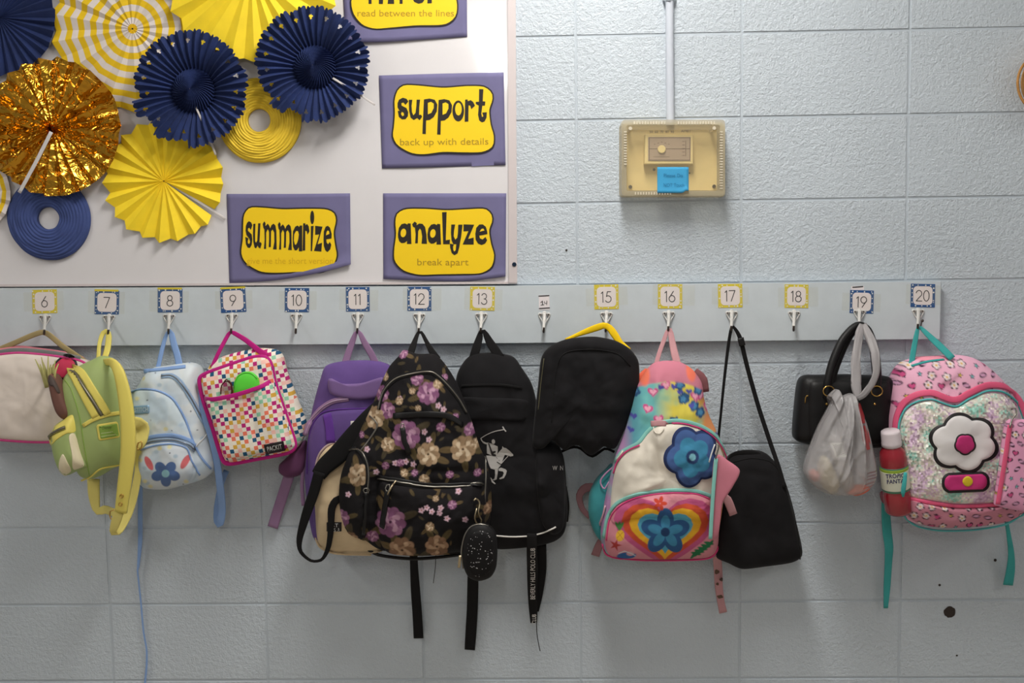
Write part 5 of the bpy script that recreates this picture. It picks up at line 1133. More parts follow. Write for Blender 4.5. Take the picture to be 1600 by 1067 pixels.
def p_heart(pt):
    for r, c in ((80, (192, 88, 132)), (68, (206, 84, 56)), (56, (236, 180, 52)), (43, (90, 170, 198))): pt.poly([(x, (y-822)*0.82+822) for x, y in heart(1038, 826, r)], c)
    for a in range(5): pt.ell(1038+20*math.cos(a*1.257-.3), 828+18*math.sin(a*1.257-.3), 19, 13, (52, 92, 142), rot=a*1.257-.3)
    for a in range(5): pt.ell(1038+16*math.cos(a*1.257-.3), 828+14*math.sin(a*1.257-.3), 12, 7, (70, 140, 178), rot=a*1.257-.3)
    pt.ell(1038, 828, 7, 7, (40, 66, 108))
    for a in range(5): pt.ell(1030+6*math.cos(a*1.257), 784+6*math.sin(a*1.257), 5, 3, (198, 70, 50), rot=a*1.257)
    pt.ell(968, 834, 6.5, 9, (232, 184, 60), rot=.2); pt.line([(964, 828), (973, 840)], .8, (190, 130, 40)); pt.line([(973, 828), (963, 838)], .8, (190, 130, 40))
    for a in (-.5, 0, .5): pt.ell(967+6*math.sin(a), 820-1, 2.2, 7, (74, 134, 74), rot=a)
    pt.poly(star(961, 849, 10, .3, 5, .35), (178, 64, 62)); pt.ell(978, 866, 15, 6, (54, 100, 162), rot=-.1); pt.ell(984, 862, 6, 4, (212, 160, 170)); pt.line([(966, 862), (975, 858), (986, 862), (992, 866)], 1.2, (210, 224, 230))
    for k in range(5): pt.ell(1083+6*k, 864-4*k, 9, 2.6, (40, 112, 72), rot=-1.0+.05*k); pt.ell(1086+5*k, 862-4*k, 8, 2.4, (40, 112, 72), rot=.25)
pk9 = pocket('heart_pocket', [(945, 845), (950, 812), (964, 790), (992, 776), (1040, 769), (1085, 770), (1112, 780), (1122, 806), (1122, 850), (1110, 869), (1070, 873), (1000, 873), (955, 869)], M_PRINT, b, [fr9, bd9], 0.018, n=420, mr=80, paint=p_heart, base=(214, 140, 152), p=5)
strap('mint_zip', [(944, 840), (950, 808), (964, 787), (992, 773), (1040, 766), (1086, 767), (1112, 776)], 5.5, M_MINT, b, 0.005, body=[pk9, fr9, bd9], off=0.002)
tube('pink_piping', [(948, 844), (953, 812), (967, 792), (994, 778), (1040, 771), (1086, 772), (1108, 780)], 0.0017, M_HOTP, b, body=[pk9, fr9, bd9], off=0.001)
tube('pink_piping', [(942, 850), (950, 868), (1000, 875), (1070, 875), (1110, 871), (1124, 850), (1131, 800)], 0.0024, M_HOTP, b, body=[pk9, fr9, bd9], off=0.001)
def p_blue(pt):
    pt.poly(flower(1081, 713, 40, .5, 5, .22, sq=1.12), (70, 96, 148)); pt.poly(flower(1081, 713, 29, .5, 5, .25, sq=1.12), (64, 132, 166)); pt.ell(1081, 713, 10, 11, (44, 62, 104)); pt.ell(1081, 713, 5, 5.5, (128, 186, 200))
ap = pocket('blue_flower_patch', flower(1081, 713, 45, .5, 5, .2, 60, 1.1), M_PRINT, b, [fr9, bd9], 0.010, n=150, mr=40, paint=p_blue, base=(40, 52, 92), p=5)
strap('tab', [(1018, 662), (1030, 661), (1040, 662)], 9, M_RWEB, b, 0.004, body=[fr9, bd9], off=0.004)
tube('tab_ring', [(1022, 668), (1024, 676), (1032, 678), (1037, 670)], 0.0014, M_CRV, b, body=[fr9, bd9], off=0.003)
puff('mesh_pocket', [(958, 728), (948, 738), (934, 752), (922, 775), (920, 805), (928, 832), (940, 848), (950, 835), (954, 790), (960, 750)], M_TEALM, b, 0.09, 0.115, 0.05, p=3, n=60, mr=8)
tube('mesh_pocket_edge', [(960, 728, 0.118), (946, 740, 0.118), (938, 752, 0.116), (944, 764, 0.12), (952, 752, 0.122)], 0.002, fabric('lilac_edge', (196, 150, 186)), b)
strap('shoulder_strap', [(1012, 580, 0.09, 12), (1000, 592, 0.10, 12), (998, 612, 0.10, 10)], 12, fabric('coral_strap', (226, 110, 84)), b, 0.01)
strap('shoulder_strap', [(1086, 580, 0.09, 12), (1098, 592, 0.1, 14), (1102, 612, 0.1, 12)], 12, fabric('plum_strap', (128, 82, 86)), b, 0.01)
strap('hang_loop', [(1024, 574, 0.12, 8), (1030, 552, 0.105, 7), (1038, 530, 0.085, 7), (1043, 516.5, HD+0.003, 6), (1047, 516, HD+.005, 8), (1050, 532, 0.09, 10), (1054, 552, 0.11, 12), (1060, 574, 0.13, 12)], 10, M_RWEB, b, 0.003)
strap('side_strap', [(934, 762, 0.06, 13), (915, 762, 0.055, 14), (905, 775, 0.05, 11), (910, 795, 0.045, 9), (922, 808, 0.05, 8)], 10, fabric('mauve_strap', (150, 110, 116)), b, 0.004)
strap('webbing_tail', [(944, 838, 0.06, 11), (936, 852, 0.04, 13), (930, 868, 0.03, 14)], 13, fabric('mauve_strap'), b, 0.003)
strap('side_strap', [(1126, 775, 0.15, 12), (1136, 780, 0.155, 14), (1146, 804, 0.15, 13)], 13, M_RWEB, b, 0.004)
def p_cow(pt): pass
wt9 = strap('webbing_tail', [(1120, 866, 0.09, 14), (1122, 890, 0.06, 14), (1123, 915, 0.035, 13), (1126, 938, 0.025, 12), (1130, 957, 0.02, 13)], 13, M_RWEB, b, 0.003); add_bvh(wt9)
fill2d('brown_spots', [flower(1120, 893, 4, 0, 3), flower(1127, 905, 3, 1, 3), flower(1125, 932, 5, .4, 4, sq=.6), flower(1121, 912, 2.4, 1, 3)], mat('brown_spot', (94, 70, 56), 0.7), wt9, surf(wt9))
tube('zip_pull', [(948, 790), (944, 806), (938, 822)], 0.0022, mat('pull_pink', (206, 162, 176), 0.5), b, body=[pk9, fr9, bd9], off=0.004)
tube('zip_pull', [(976, 706), (970, 714), (966, 720)], 0.0022, mat('pull_ivory', (222, 214, 200), 0.4), b, body=[fr9, bd9], off=0.005)
pp = thing('pencil_pouch', 'dusty pink triangular zip pouch clipped to the pastel backpack', 'pouch')
puff('body', [(1117, 722), (1124, 711), (1138, 720), (1157, 736), (1146, 760), (1130, 786), (1126, 812), (1122, 840), (1112, 842), (1112, 800), (1114, 760)], M_ROSE, pp, 0.225, 0.236, 0.21, p=5, n=80, mr=10)
strap('mint_zip', [(1119, 716, 0.240), (1115, 760, 0.241), (1112, 805, 0.241), (1110, 842, 0.238)], 6, M_MINT, pp, 0.003)
tube('clip', [(1119, 692, 0.237), (1123, 697, 0.24), (1121, 706, 0.24), (1118, 717, 0.242)], 0.0018, M_ZIP, pp)
tube('zip_pull', [(1117, 694, 0.239), (1112, 708, 0.242), (1108, 722, 0.242)], 0.0016, mat('pull_white', (222, 222, 220), 0.4), pp)

# --- 17: black lunch tote on a long strap
b = thing('lunch_bag', 'black rounded lunch bag on a long thin shoulder strap', 'bag', G_BAG)
out10 = [(1148, 714), (1170, 708), (1200, 711), (1221, 734), (1234, 768), (1246, 812), (1256, 855), (1256, 873), (1240, 883), (1200, 889), (1162, 893), (1140, 884), (1120, 874), (1117, 850), (1122, 800), (1128, 755), (1136, 728)]
bd10 = puff('body', out10, M_BLK, b, 0.075, 0.118, 0.03, p=5, fold=addf(wr(17, 0.005, 45), ridges([(1140, 735, 1225, 745, 7, -0.004), (1235, 770, 1248, 870, 6, 0.004)])), n=150, mr=24)
strap('top_handle', [(1139, 728, 0.08, 7), (1142, 714, 0.08, 7), (1152, 708, 0.085, 7), (1170, 707, 0.09, 8), (1184, 709, 0.088, 7), (1192, 716, 0.085, 6)], 7, M_BLKW, b, 0.005)
tube('seam_piping', [(1146, 722), (1175, 716), (1204, 722), (1224, 748), (1240, 800), (1250, 858)], 0.0016, M_BLKW, b, body=bd10)
strap('shoulder_strap', [(1121, 700, 0.06, 4), (1126, 650, 0.065, 4), (1132, 590, 0.068, 4.5), (1138, 540, 0.068, 5), (1143, 512, HD+0.003, 5), (1148, 513, HD+0.004, 5), (1157, 530, 0.072, 7), (1168, 575, 0.07, 7), (1185, 635, 0.07, 7), (1203, 690, 0.078, 7), (1216, 728, 0.095, 7), (1226, 762, 0.108, 7)], 6, M_BLKW, b, 0.003)
strap('strap_slider', [(1157, 528, 0.075), (1160, 540, 0.075)], 10, M_LEATH, b, 0.006)
tube('zip_pull', [(1250, 850, 0.1), (1251, 864, 0.1), (1250, 874, 0.098)], 0.0016, M_ZIPD, b)

# --- 19: black handbag
b = thing('handbag', 'black leather handbag with gold rings and two tall handles', 'handbag', G_BAG)
out11 = [(1252, 600), (1262, 589), (1285, 588), (1330, 587), (1375, 589), (1393, 590), (1400, 602), (1402, 650), (1399, 690), (1390, 700), (1340, 703), (1290, 702), (1272, 698), (1250, 692), (1244, 682), (1247, 640)]
bd11 = puff('body', out11, M_LEATH, b, 0.075, 0.108, 0.03, p=7, n=140, mr=20, fold=wr(8, .003))
pocket('front_panel', [(1264, 602), (1272, 594), (1330, 593), (1385, 594), (1392, 604), (1394, 660), (1388, 692), (1330, 697), (1275, 693), (1264, 680), (1262, 640)], M_LEATH, b, bd11, 0.006, n=90, mr=10, p=10)
for off_, dd in ((0, 0.0), (17, -0.012)):
    R_ = [(1291+off_*.4, 622, 0.112+dd), (1293+off_*.4, 596, 0.112+dd), (1301+off_*.5, 565, 0.105+dd), (1315+off_*.5, 533, 0.094+dd), (1331+off_*.3, 514, 0.085+dd*.7), (1343, 508, HD+0.012+dd*.3), (1356, 516, 0.085+dd*.7), (1367-off_*.2, 545, 0.1+dd), (1371-off_*.2, 580, 0.108+dd), (1371, 604, 0.112+dd)]
    tube('handle', R_, 0.0092 if off_ == 0 else 0.008, M_LEATH, b, k=12)
for x in (1295, 1370):
    tube('gold_ring', [(x+9*math.cos(a), 611+8*math.sin(a), 0.122) for a in [2*math.pi*i/12 for i in range(12)]], 0.0014, M_GOLDM, b, closed=True)
    puff('gold_stud', [(x-3+2.2*math.cos(a), 631.5+2.2*math.sin(a)) for a in [2*math.pi*i/8 for i in range(8)]], M_GOLDM, b, 0.1145, 0.118, 0.110, n=12, mr=4, p=2)
tube('side_ring', [(1258, 630, 0.1), (1259, 620, 0.105), (1263, 618, 0.108)], 0.0014, M_GOLDM, b)

# --- 19: plastic carrier bag with groceries
def film():
    m = bpy.data.materials.new('plastic_film'); m.use_nodes = True; nt = m.node_tree; out = nt.nodes['Material Output']; b_ = nt.nodes['Principled BSDF']
    at = nt.nodes.new('ShaderNodeAttribute'); at.attribute_name = 'Col'; nt.links.new(at.outputs['Color'], b_.inputs['Base Color']); b_.inputs['Roughness'].default_value = 0.25; b_.inputs['Specular IOR Level'].default_value = 0.6
    tr = nt.nodes.new('ShaderNodeBsdfTransparent'); mx = nt.nodes.new('ShaderNodeMixShader'); mx.inputs[0].default_value = 0.58
    tc = nt.nodes.new('ShaderNodeTexCoord'); mp = nt.nodes.new('ShaderNodeMapping'); mp.inputs['Scale'].default_value = (46, 46, 12); nt.links.new(tc.outputs['Object'], mp.inputs[0]); n = nt.nodes.new('ShaderNodeTexNoise'); n.inputs['Detail'].default_value = 4; n.inputs['Distortion'].default_value = .6; nt.links.new(mp.outputs[0], n.inputs['Vector']); n.inputs['Scale'].default_value = 1.0
    bp_ = nt.nodes.new('ShaderNodeBump'); bp_.inputs['Strength'].default_value = .6; bp_.inputs['Distance'].default_value = .008; nt.links.new(n.outputs['Fac'], bp_.inputs['Height']); nt.links.new(bp_.outputs[0], b_.inputs['Normal'])
    nt.links.new(tr.outputs[0], mx.inputs[1]); nt.links.new(b_.outputs[0], mx.inputs[2]); nt.links.new(mx.outputs[0], out.inputs[0]); return m
M_FILM = film()
def p_film(pt):
    for pl in ([(1341, 632), (1344, 630), (1350, 655), (1349, 662), (1343, 660)], [(1344, 664), (1350, 663), (1354, 680), (1358, 700), (1353, 702), (1347, 690)], [(1353, 668), (1357, 680), (1358, 692), (1355, 690)]): pt.poly(pl, (178, 40, 40))
    for y in (738, 743, 748): pt.line([(1352, y), (1371, y-1)], 2.4, (150, 62, 66), a=.8)
    for y in (757, 763): pt.line([(1349, y), (1368, y-3)], 3, (178, 76, 66), a=.7)
    pt.poly(rrect(1299, 690, 1315, 712, 1, -.25), (214, 212, 210))
    for k in range(7): pt.line([(1301+k*1.9, 694-k*.5), (1304+k*1.9, 709-k*.5)], .7, (150, 148, 148))
b = thing('carrier_bag', 'thin translucent plastic carrier bag hung in front of the handbag', 'plastic bag', G_BAG)
out12 = [(1334, 619), (1342, 619), (1350, 638), (1361, 668), (1370, 705), (1376, 742), (1370, 762), (1350, 776), (1320, 779), (1296, 775), (1278, 764), (1266, 750), (1264, 738), (1274, 706), (1288, 672), (1304, 642), (1310, 628), (1304, 622), (1316, 611), (1323, 622)]
bd12 = puff('film', out12, M_FILM, b, 0.165, 0.215, 0.125, p=2.2, n=260, mr=50, paint=p_film, base=(186, 183, 184), center=(1325, 710), fold=addf(lambda X, Y: 0.0045*np.sin(17*np.arctan2(X-1338, np.maximum(Y-600, 1)))*np.clip((Y-615)/60, 0, 1)+0.003*np.sin(31*np.arctan2(X-1334, np.maximum(Y-590, 1))+Y/30), wr(6, .005, 26), ridges([(1338, 622, 1300, 770, 4, .01), (1336, 622, 1330, 770, 3.5, -.012), (1340, 625, 1348, 770, 4, .010), (1330, 625, 1280, 740, 4, -.008), (1338, 630, 1315, 760, 3, .008), (1344, 690, 1306, 765, 4, .012)])))
for pl in ([(1341, 631), (1344, 629), (1350, 650), (1351, 661), (1345, 662)], [(1345, 666), (1351, 665), (1355, 680), (1359, 702), (1354, 703), (1349, 690)], [(1354, 668), (1357, 678), (1360, 694), (1357, 690)]):
    fill2d('red_print', [pl], mat('print_red', (168, 40, 40), 0.4), b, surf(bd12, 0.0012))
M_FOLDF = fabric('film_gathered', (150, 146, 147), rough=0.35, var=0.1, sheen=0)
def gathered(name, pts, parent):
    """a crumpled film handle: a folded cross-section swept along the path, creases running lengthwise"""
    R = cat_rom(pts, 70); V = []; F = []; K = 16
    for i, (x, y, d, w) in enumerate(R):
        a = R[max(i-1, 0)]; c_ = R[min(i+1, len(R)-1)]; tx, ty = c_[0]-a[0], c_[1]-a[1]; l = math.hypot(tx, ty)+1e-9; nx, ny = -ty/l, tx/l
        for j in range(K):
            t = 2*math.pi*j/K; off = math.cos(t)*w/2*(1+0.10*math.sin(i*.23+j*1.3)); dep = math.sin(t)*0.005+0.0022*math.sin(j*2.7+i*.06)+0.0014*math.sin(j*4.1-i*.11)
            V.append(P(x+nx*off, y+ny*off, d+dep))
    for i in range(len(R)-1): F += [(i*K+j, i*K+(j+1) % K, (i+1)*K+(j+1) % K, (i+1)*K+j) for j in range(K)]
    F.append(tuple(range(K))); F.append(tuple(range(len(V)-K, len(V))))
    return mesh(name, V, F, M_FOLDF, parent)
gathered('handle', [(1347, 506, 0.095, 8), (1343, 520, 0.11, 12), (1339, 545, 0.13, 14), (1337, 575, 0.15, 15), (1338, 600, 0.165, 17), (1341, 624, 0.178, 9)], b)
gathered('handle', [(1349, 506, 0.095, 10), (1360, 530, 0.12, 14), (1368, 555, 0.145, 14), (1369, 580, 0.16, 11), (1362, 600, 0.17, 11), (1350, 616, 0.178, 10), (1340, 622, 0.182, 8)], b)
c_ = thing('snack_pack', 'cream coloured snack pack inside the translucent carrier bag', 'food pack', 'snacks in the carrier bag')
puff('wrapper', [(1286, 720), (1296, 716), (1306, 735), (1314, 758), (1310, 772), (1298, 772), (1284, 752)], mat('bread_cream', (222, 206, 164), 0.6), c_, 0.165, 0.19, 0.14, p=2.5, n=40, mr=8)
c_ = thing('snack_pack', 'small orange snack pack bulging at the carrier bag side by the wall', 'food pack', 'snacks in the carrier bag')
puff('wrapper', [(1267, 740), (1275, 735), (1282, 742), (1280, 753), (1271, 752)], mat('orange_wrap', (222, 110, 80), 0.5), c_, 0.16, 0.178, 0.145, p=2.2, n=30, mr=6)
c_ = thing('snack_pack', 'flat orange snack pack at the bottom of the carrier bag', 'food pack', 'snacks in the carrier bag')
puff('wrapper', [(1325, 772), (1338, 762), (1352, 760), (1362, 764), (1352, 772), (1338, 776)], mat('orange_wrap'), c_, 0.16, 0.18, 0.145, p=2.2, n=30, mr=6)
c_ = thing('paper_carton', 'pale paper carton inside the translucent carrier bag', 'food pack', 'snacks in the carrier bag')
puff('carton', [(1298, 690), (1315, 684), (1332, 740), (1336, 765), (1318, 764)], mat('carton_white', (214, 210, 206), 0.6), c_, 0.15, 0.172, 0.135, p=6, n=40, mr=8)

# --- 20: pink sequin backpack
M_PKB = fabric('pink_canvas', (232, 130, 156), var=0.05); M_TEAL = fabric('teal_webbing', (64, 158, 156), var=0.08); M_TEALP = mat('teal_piping', (84, 182, 182), 0.5); M_PKP = mat('pink_trim', (226, 92, 130), 0.55)
def motifs(pt, x0, x1, y0, y1, step, seed, sc=1.0, dark=False):
    rg = random.Random(seed); y = y0; row = 0
    while y < y1:
        x = x0+(step*.5 if row % 2 else 0)
        while x < x1:
            a, c = x+rg.uniform(-2, 2), y+rg.uniform(-2, 2); k = rg.randint(0, 4); r = 6.2*sc
            if k in (0, 3): pt.poly(flower(a, c, r+1, rg.uniform(0, 6), 5, .3), (66, 40, 56)); pt.poly(flower(a, c, r-.6, rg.uniform(0, 6), 5, .3), (232, 214, 216)); pt.ell(a, c, 1.6, 1.6, (222, 180, 90))
            elif k == 1: pt.poly(heart(a, c, r, rg.uniform(-.6, .6)), (66, 40, 56)); pt.poly(heart(a, c, r-1.6, 0), (206, 84, 136))
            elif k == 2: pt.poly(star(a, c, r*.8, rg.uniform(0, 6)), (60, 44, 60)); pt.poly(star(a, c, r*.5, rg.uniform(0, 6)), (218, 190, 84) if rg.random() < .5 else (112, 176, 180))
            else: pt.ell(a, c, r*1.1, r*.6, (66, 40, 56), rot=rg.uniform(-.8, .8)); pt.ell(a, c, r*.8, r*.35, (212, 160, 192))
            x += step
        y += step*.8; row += 1
def p_pink(pt):
    motifs(pt, 1405, 1610, 570, 660, 20, 5)
    pt.mask(np.clip((np.minimum(600, 566+abs(pt.X-1462)*.0)-pt.Y)/4, 0, 1)*np.clip(1.2-abs(pt.X-1460)/28, 0, 1)*2, (236, 150, 168))
b = thing('backpack', 'pink print backpack with an iridescent sequin front and teal straps', 'backpack', G_BAG)
out13 = [(1410, 590), (1422, 571), (1450, 561), (1480, 559), (1510, 557), (1535, 563), (1560, 580), (1582, 603), (1598, 632), (1606, 680), (1612, 750), (1604, 795), (1572, 818), (1520, 827), (1470, 828), (1435, 822), (1417, 808), (1408, 770), (1400, 730), (1396, 690), (1396, 655), (1402, 622)]
bd13 = puff('body', out13, M_PRINT, b, 0.10, 0.165, 0.035, p=4, fold=addf(wr(19, .008, 42), ridges([(1440, 575, 1480, 610, 8, -.007), (1500, 575, 1460, 600, 7, .006)])), n=420, mr=80, paint=p_pink, base=(232, 176, 200), center=(1500, 700))
def sequins():
    m = bpy.data.materials.new('iridescent_sequins'); m.use_nodes = True; nt = m.node_tree; b_ = nt.nodes['Principled BSDF']; b_.inputs['Roughness'].default_value = 0.35; b_.inputs['Metallic'].default_value = .08; b_.inputs['Specular IOR Level'].default_value = .7
    tc = nt.nodes.new('ShaderNodeTexCoord'); v = nt.nodes.new('ShaderNodeTexVoronoi'); v.inputs['Scale'].default_value = 210; v.inputs['Randomness'].default_value = .45; nt.links.new(tc.outputs['Object'], v.inputs['Vector'])
    n = nt.nodes.new('ShaderNodeTexNoise'); n.inputs['Scale'].default_value = 26; n.inputs['Detail'].default_value = 4; nt.links.new(v.outputs['Position'], n.inputs['Vector'])
    sp = nt.nodes.new('ShaderNodeSeparateColor'); nt.links.new(v.outputs['Color'], sp.inputs[0])
    ma = nt.nodes.new('ShaderNodeMath'); ma.operation = 'MULTIPLY_ADD'; ma.inputs[1].default_value = .14; nt.links.new(sp.outputs[0], ma.inputs[0]); nt.links.new(n.outputs['Fac'], ma.inputs[2])
    cr = nt.nodes.new('ShaderNodeValToRGB')
    for i, (p_, c) in enumerate([(.40, (150, 206, 190)), (.47, (214, 222, 210)), (.56, (232, 222, 208)), (.64, (226, 200, 220)), (.74, (214, 178, 214))]):
        e = cr.color_ramp.elements[i] if i < 2 else cr.color_ramp.elements.new(p_)
        e.position = p_; e.color = (*lin(c), 1)
    nt.links.new(ma.outputs[0], cr.inputs[0]); nt.links.new(cr.outputs[0], b_.inputs['Base Color'])
    vm = nt.nodes.new('ShaderNodeVectorMath'); vm.operation = 'SUBTRACT'; nt.links.new(v.outputs['Color'], vm.inputs[0]); vm.inputs[1].default_value = (.5, .5, .5)
    v2 = nt.nodes.new('ShaderNodeVectorMath'); v2.operation = 'SCALE'; v2.inputs['Scale'].default_value = .8; nt.links.new(vm.outputs[0], v2.inputs[0])
    g = nt.nodes.new('ShaderNodeNewGeometry'); v3 = nt.nodes.new('ShaderNodeVectorMath'); v3.operation = 'ADD'; nt.links.new(v2.outputs[0], v3.inputs[0]); nt.links.new(g.outputs['Normal'], v3.inputs[1])
    v4 = nt.nodes.new('ShaderNodeVectorMath'); v4.operation = 'NORMALIZE'; nt.links.new(v3.outputs[0], v4.inputs[0]); nt.links.new(v4.outputs[0], b_.inputs['Normal']); return m
sqo = [(1407, 660), (1416, 640), (1434, 629), (1455, 626), (1478, 634), (1494, 636), (1514, 625), (1540, 614), (1566, 616), (1588, 634), (1600, 668), (1604, 730), (1600, 778), (1560, 784), (1500, 787), (1450, 781), (1420, 774), (1412, 740), (1406, 700)]
sq13 = pocket('sequin_panel', sqo, sequins(), b, bd13, 0.014, n=140, mr=24, p=6)
strap('pink_trim', [(1399, 690), (1401, 655), (1412, 630), (1432, 617), (1456, 614), (1480, 623), (1496, 624), (1516, 613), (1542, 602), (1570, 605), (1592, 625), (1604, 655)], 10, M_PKP, b, 0.006, body=[sq13, bd13], off=0.002)
tube('teal_piping', [(1405, 690), (1406, 660), (1416, 638), (1434, 627), (1456, 624), (1479, 632), (1495, 634), (1515, 622), (1541, 611), (1567, 613), (1590, 632), (1602, 662)], 0.0024, M_TEALP, b, body=[sq13, bd13], off=0.003)
def p_low(pt): motifs(pt, 1415, 1610, 790, 830, 19, 9, .9)
lw = pocket('lower_pocket', [(1416, 780), (1450, 788), (1500, 794), (1560, 791), (1604, 782), (1606, 797), (1572, 815), (1520, 823), (1470, 824), (1436, 818), (1418, 806)], M_PRINT, b, bd13, 0.014, n=320, mr=36, paint=p_low, base=(206, 138, 156), p=5, center=(1508, 806))
strap('pink_trim', [(1416, 777), (1450, 784), (1500, 790), (1560, 787), (1604, 779)], 5.5, M_PKP, b, 0.005, body=[lw, sq13, bd13], off=0.003)
tube('teal_piping', [(1408, 790), (1418, 812), (1436, 823), (1470, 829), (1520, 828), (1572, 819), (1606, 797)], 0.0024, M_TEALP, b, body=[lw, bd13], off=0.002)
M_PLINE = mat('patch_outline', (30, 26, 28), 0.5); M_PWH = mat('patch_white', (226, 222, 222), 0.5); M_PMG = mat('patch_magenta', (196, 48, 118), 0.5); M_PYL = mat('patch_yellow', (216, 190, 40), 0.5)
base_ = [sq13, bd13]
f0 = pocket('flower_patch_outline', flower(1506, 692, 58, .3, 6, .16, 72, .86), M_PLINE, b, base_, 0.005, n=110, mr=8, p=12)
f1 = pocket('flower_patch', flower(1506, 692, 52, .3, 6, .16, 72, .86), M_PWH, b, f0, 0.003, n=110, mr=8, p=10)
f2 = pocket('flower_centre_outline', flower(1508, 694, 19, .3, 5, .1, 40), M_PLINE, f1, f1, 0.002, n=50, mr=5, p=10); f3_ = pocket('flower_centre', flower(1508, 694, 16, .3, 5, .1, 40), M_PMG, f1, f2, 0.002, n=50, mr=5, p=10)
l0 = pocket('leaf_patch_outline', rrect(1470, 737, 1548, 770, 14, -.04), M_PLINE, b, base_, 0.005, n=70, mr=6, p=12); l1 = pocket('leaf_patch', rrect(1474, 741, 1544, 766, 11, -.04), M_PMG, b, l0, 0.003, n=70, mr=6, p=10); pocket('yellow_dot', flower(1512, 752, 9, 0, 4, .05, 30), M_PYL, l1, l1, 0.002, n=30, mr=4, p=10)
strap('hang_loop', [(1423, 576, 0.115, 9), (1427, 550, 0.1, 9), (1431, 528, 0.085, 8), (1434.5, 513, HD+0.003, 6), (1439, 512.5, HD+.004, 6), (1452, 525, 0.09, 9), (1470, 542, 0.11, 11), (1488, 560, 0.13, 11)], 9, M_TEAL, b, 0.003)
strap('top_binding', [(1424, 572), (1450, 565), (1475, 562)], 4, M_TEAL, b, 0.003, body=bd13, off=.001)
strap('shoulder_strap', [(1412, 584, 0.08, 14), (1404, 600, 0.085, 14), (1400, 625, 0.085, 11)], 13, fabric('pink_strap', (222, 92, 124)), b, 0.012)
strap('webbing_tail', [(1384, 772, 0.07, 13), (1384, 800, 0.05, 14), (1386, 830, 0.035, 15), (1389, 855, 0.03, 14), (1388, 880, 0.025, 12), (1386, 915, 0.02, 11), (1384, 950, 0.015, 7)], 12, M_TEAL, b, 0.003)
strap('webbing_tail', [(1572, 812, 0.08, 6), (1576, 835, 0.05, 7), (1580, 865, 0.035, 10), (1579, 890, 0.025, 14), (1575, 914, 0.02, 16)], 12, M_TEAL, b, 0.003)
puff('bottle_pocket', [(1388, 778), (1400, 774), (1414, 768), (1424, 784), (1424, 800), (1412, 803), (1398, 800), (1390, 792)], fabric('crimson_mesh', (150, 40, 66)), b, 0.13, 0.142, 0.075, p=4, n=50, mr=8)
strap('teal_tassel', [(1415, 738, 0.19, 5), (1413, 755, 0.195, 7), (1411, 768, 0.195, 7), (1411, 776, 0.192, 3)], 6, M_TEAL, b, 0.004)
def p_pouch(pt): motifs(pt, 1560, 1625, 665, 800, 17, 21, .85)
kp = thing('pencil_pouch', 'pink print zip pouch clipped in front of the sequin backpack', 'pouch')
puff('body', [(1576, 662), (1600, 656), (1628, 662), (1632, 720), (1626, 796), (1600, 800), (1562, 792), (1558, 785), (1566, 730)], M_PRINT, kp, 0.205, 0.222, 0.192, p=5, n=260, mr=44, paint=p_pouch, base=(226, 160, 192))
strap('pink_zip', [(1578, 664, 0.2175), (1573, 700, 0.2205), (1566, 745, 0.2205), (1559, 788, 0.2175)], 7, M_PKP, kp, 0.004)
tube('clip', [(1580, 640, 0.2), (1586, 636, 0.205), (1588, 646, 0.21), (1581, 656, 0.215), (1578, 668, 0.225)], 0.002, M_ZIP, kp)

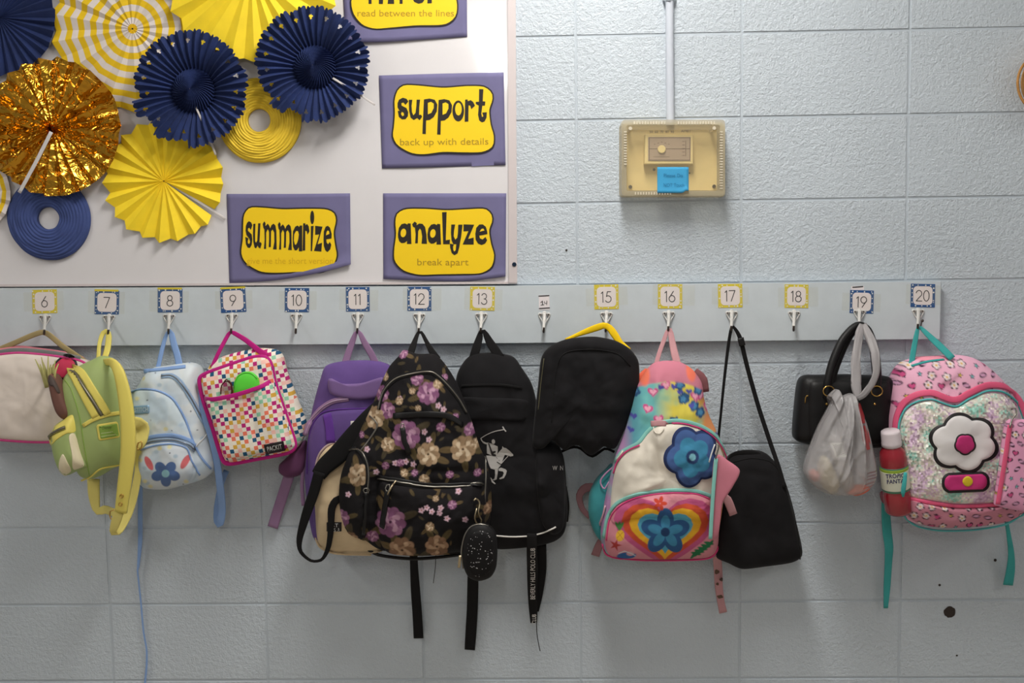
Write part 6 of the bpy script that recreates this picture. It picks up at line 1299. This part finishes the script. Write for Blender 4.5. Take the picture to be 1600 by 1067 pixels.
# drink bottle in the side pocket of the sequin backpack
bt = thing('drink_bottle', 'plastic bottle of red drink with white cap beside the sequin backpack', 'bottle')
A_ = P(1391, 672, 0.155); B_ = P(1404, 800, 0.125); ax = (B_-A_); Lb = ax.length; ax.normalize(); ux = ax.cross(Vector((0, 1, 0))).normalized(); uy = ax.cross(ux).normalized()
def lathe(name, prof, m, parent, n=36, sx=1, sy=1):
    V = []; F = []
    for h, r in prof:
        for i in range(n): a = 2*math.pi*i/n; V.append(A_+ax*(h*Lb)+ux*r*math.cos(a)*sx+uy*r*math.sin(a)*sy)
    for k in range(len(prof)-1): F += [(k*n+i, k*n+(i+1) % n, (k+1)*n+(i+1) % n, (k+1)*n+i) for i in range(n)]
    F.append(tuple(range(n))); F.append(tuple(range((len(prof)-1)*n, len(prof)*n)))
    bmx = bmesh.new(); vs = [bmx.verts.new(v) for v in V]
    for f in F: bmx.faces.new([vs[i] for i in f])
    bmesh.ops.recalc_face_normals(bmx, faces=bmx.faces); me = bpy.data.meshes.new(name); bmx.to_mesh(me); bmx.free(); me.materials.append(m)
    me.polygons.foreach_set('use_smooth', [True]*len(me.polygons)); o = bpy.data.objects.new(name, me); COL.objects.link(o); o.parent = parent; return o
M_DRINK = mat('red_drink', (150, 34, 46), 0.15, coat=0.5, spec=0.5); M_CAP = mat('cap_white', (214, 204, 208), 0.4)
k = 0.00150
lathe('bottle_body', [(0.17, 13.5*k), (0.2, 14*k), (0.25, 19*k), (0.33, 21*k), (0.45, 21*k), (0.47, 20*k), (0.49, 21*k), (0.72, 21*k), (0.74, 20*k), (0.76, 21*k), (0.97, 20.5*k), (1.0, 18*k)], M_DRINK, bt)
cp = lathe('cap', [(0.0, 12*k), (0.012, 14.2*k), (0.03, 14.8*k), (0.13, 14.8*k), (0.14, 15.3*k), (0.18, 15.3*k), (0.19, 14*k)], M_CAP, bt)
lb_ = lathe('paper_label', [(0.415, 21.4*k), (0.42, 21.5*k), (0.705, 21.5*k), (0.71, 21.4*k)], mat('label_green', (70, 120, 96), 0.4), bt); add_bvh(lb_)
lathe('label_stripe', [(0.43, 21.7*k), (0.435, 21.75*k), (0.465, 21.75*k), (0.47, 21.7*k)], mat('label_lime', (150, 176, 60), 0.4), bt)
lw_ = lathe('label_band', [(0.465, 21.8*k), (0.47, 21.85*k), (0.68, 21.85*k), (0.685, 21.8*k)], mat('label_pale', (214, 214, 196), 0.4), bt); add_bvh(lw_)
M_NVY = mat('label_navy', (48, 44, 92), 0.5)
text('label_lettering', 'TROPIC', 1398.5, 743.5, 9.5, M_NVY, bt, surf(lw_, .0006), width=29, rot=-.06, bold=.02); text('label_lettering', 'FANTA', 1399.5, 752, 9, M_NVY, bt, surf(lw_, .0006), width=27, rot=-.06, bold=.02)
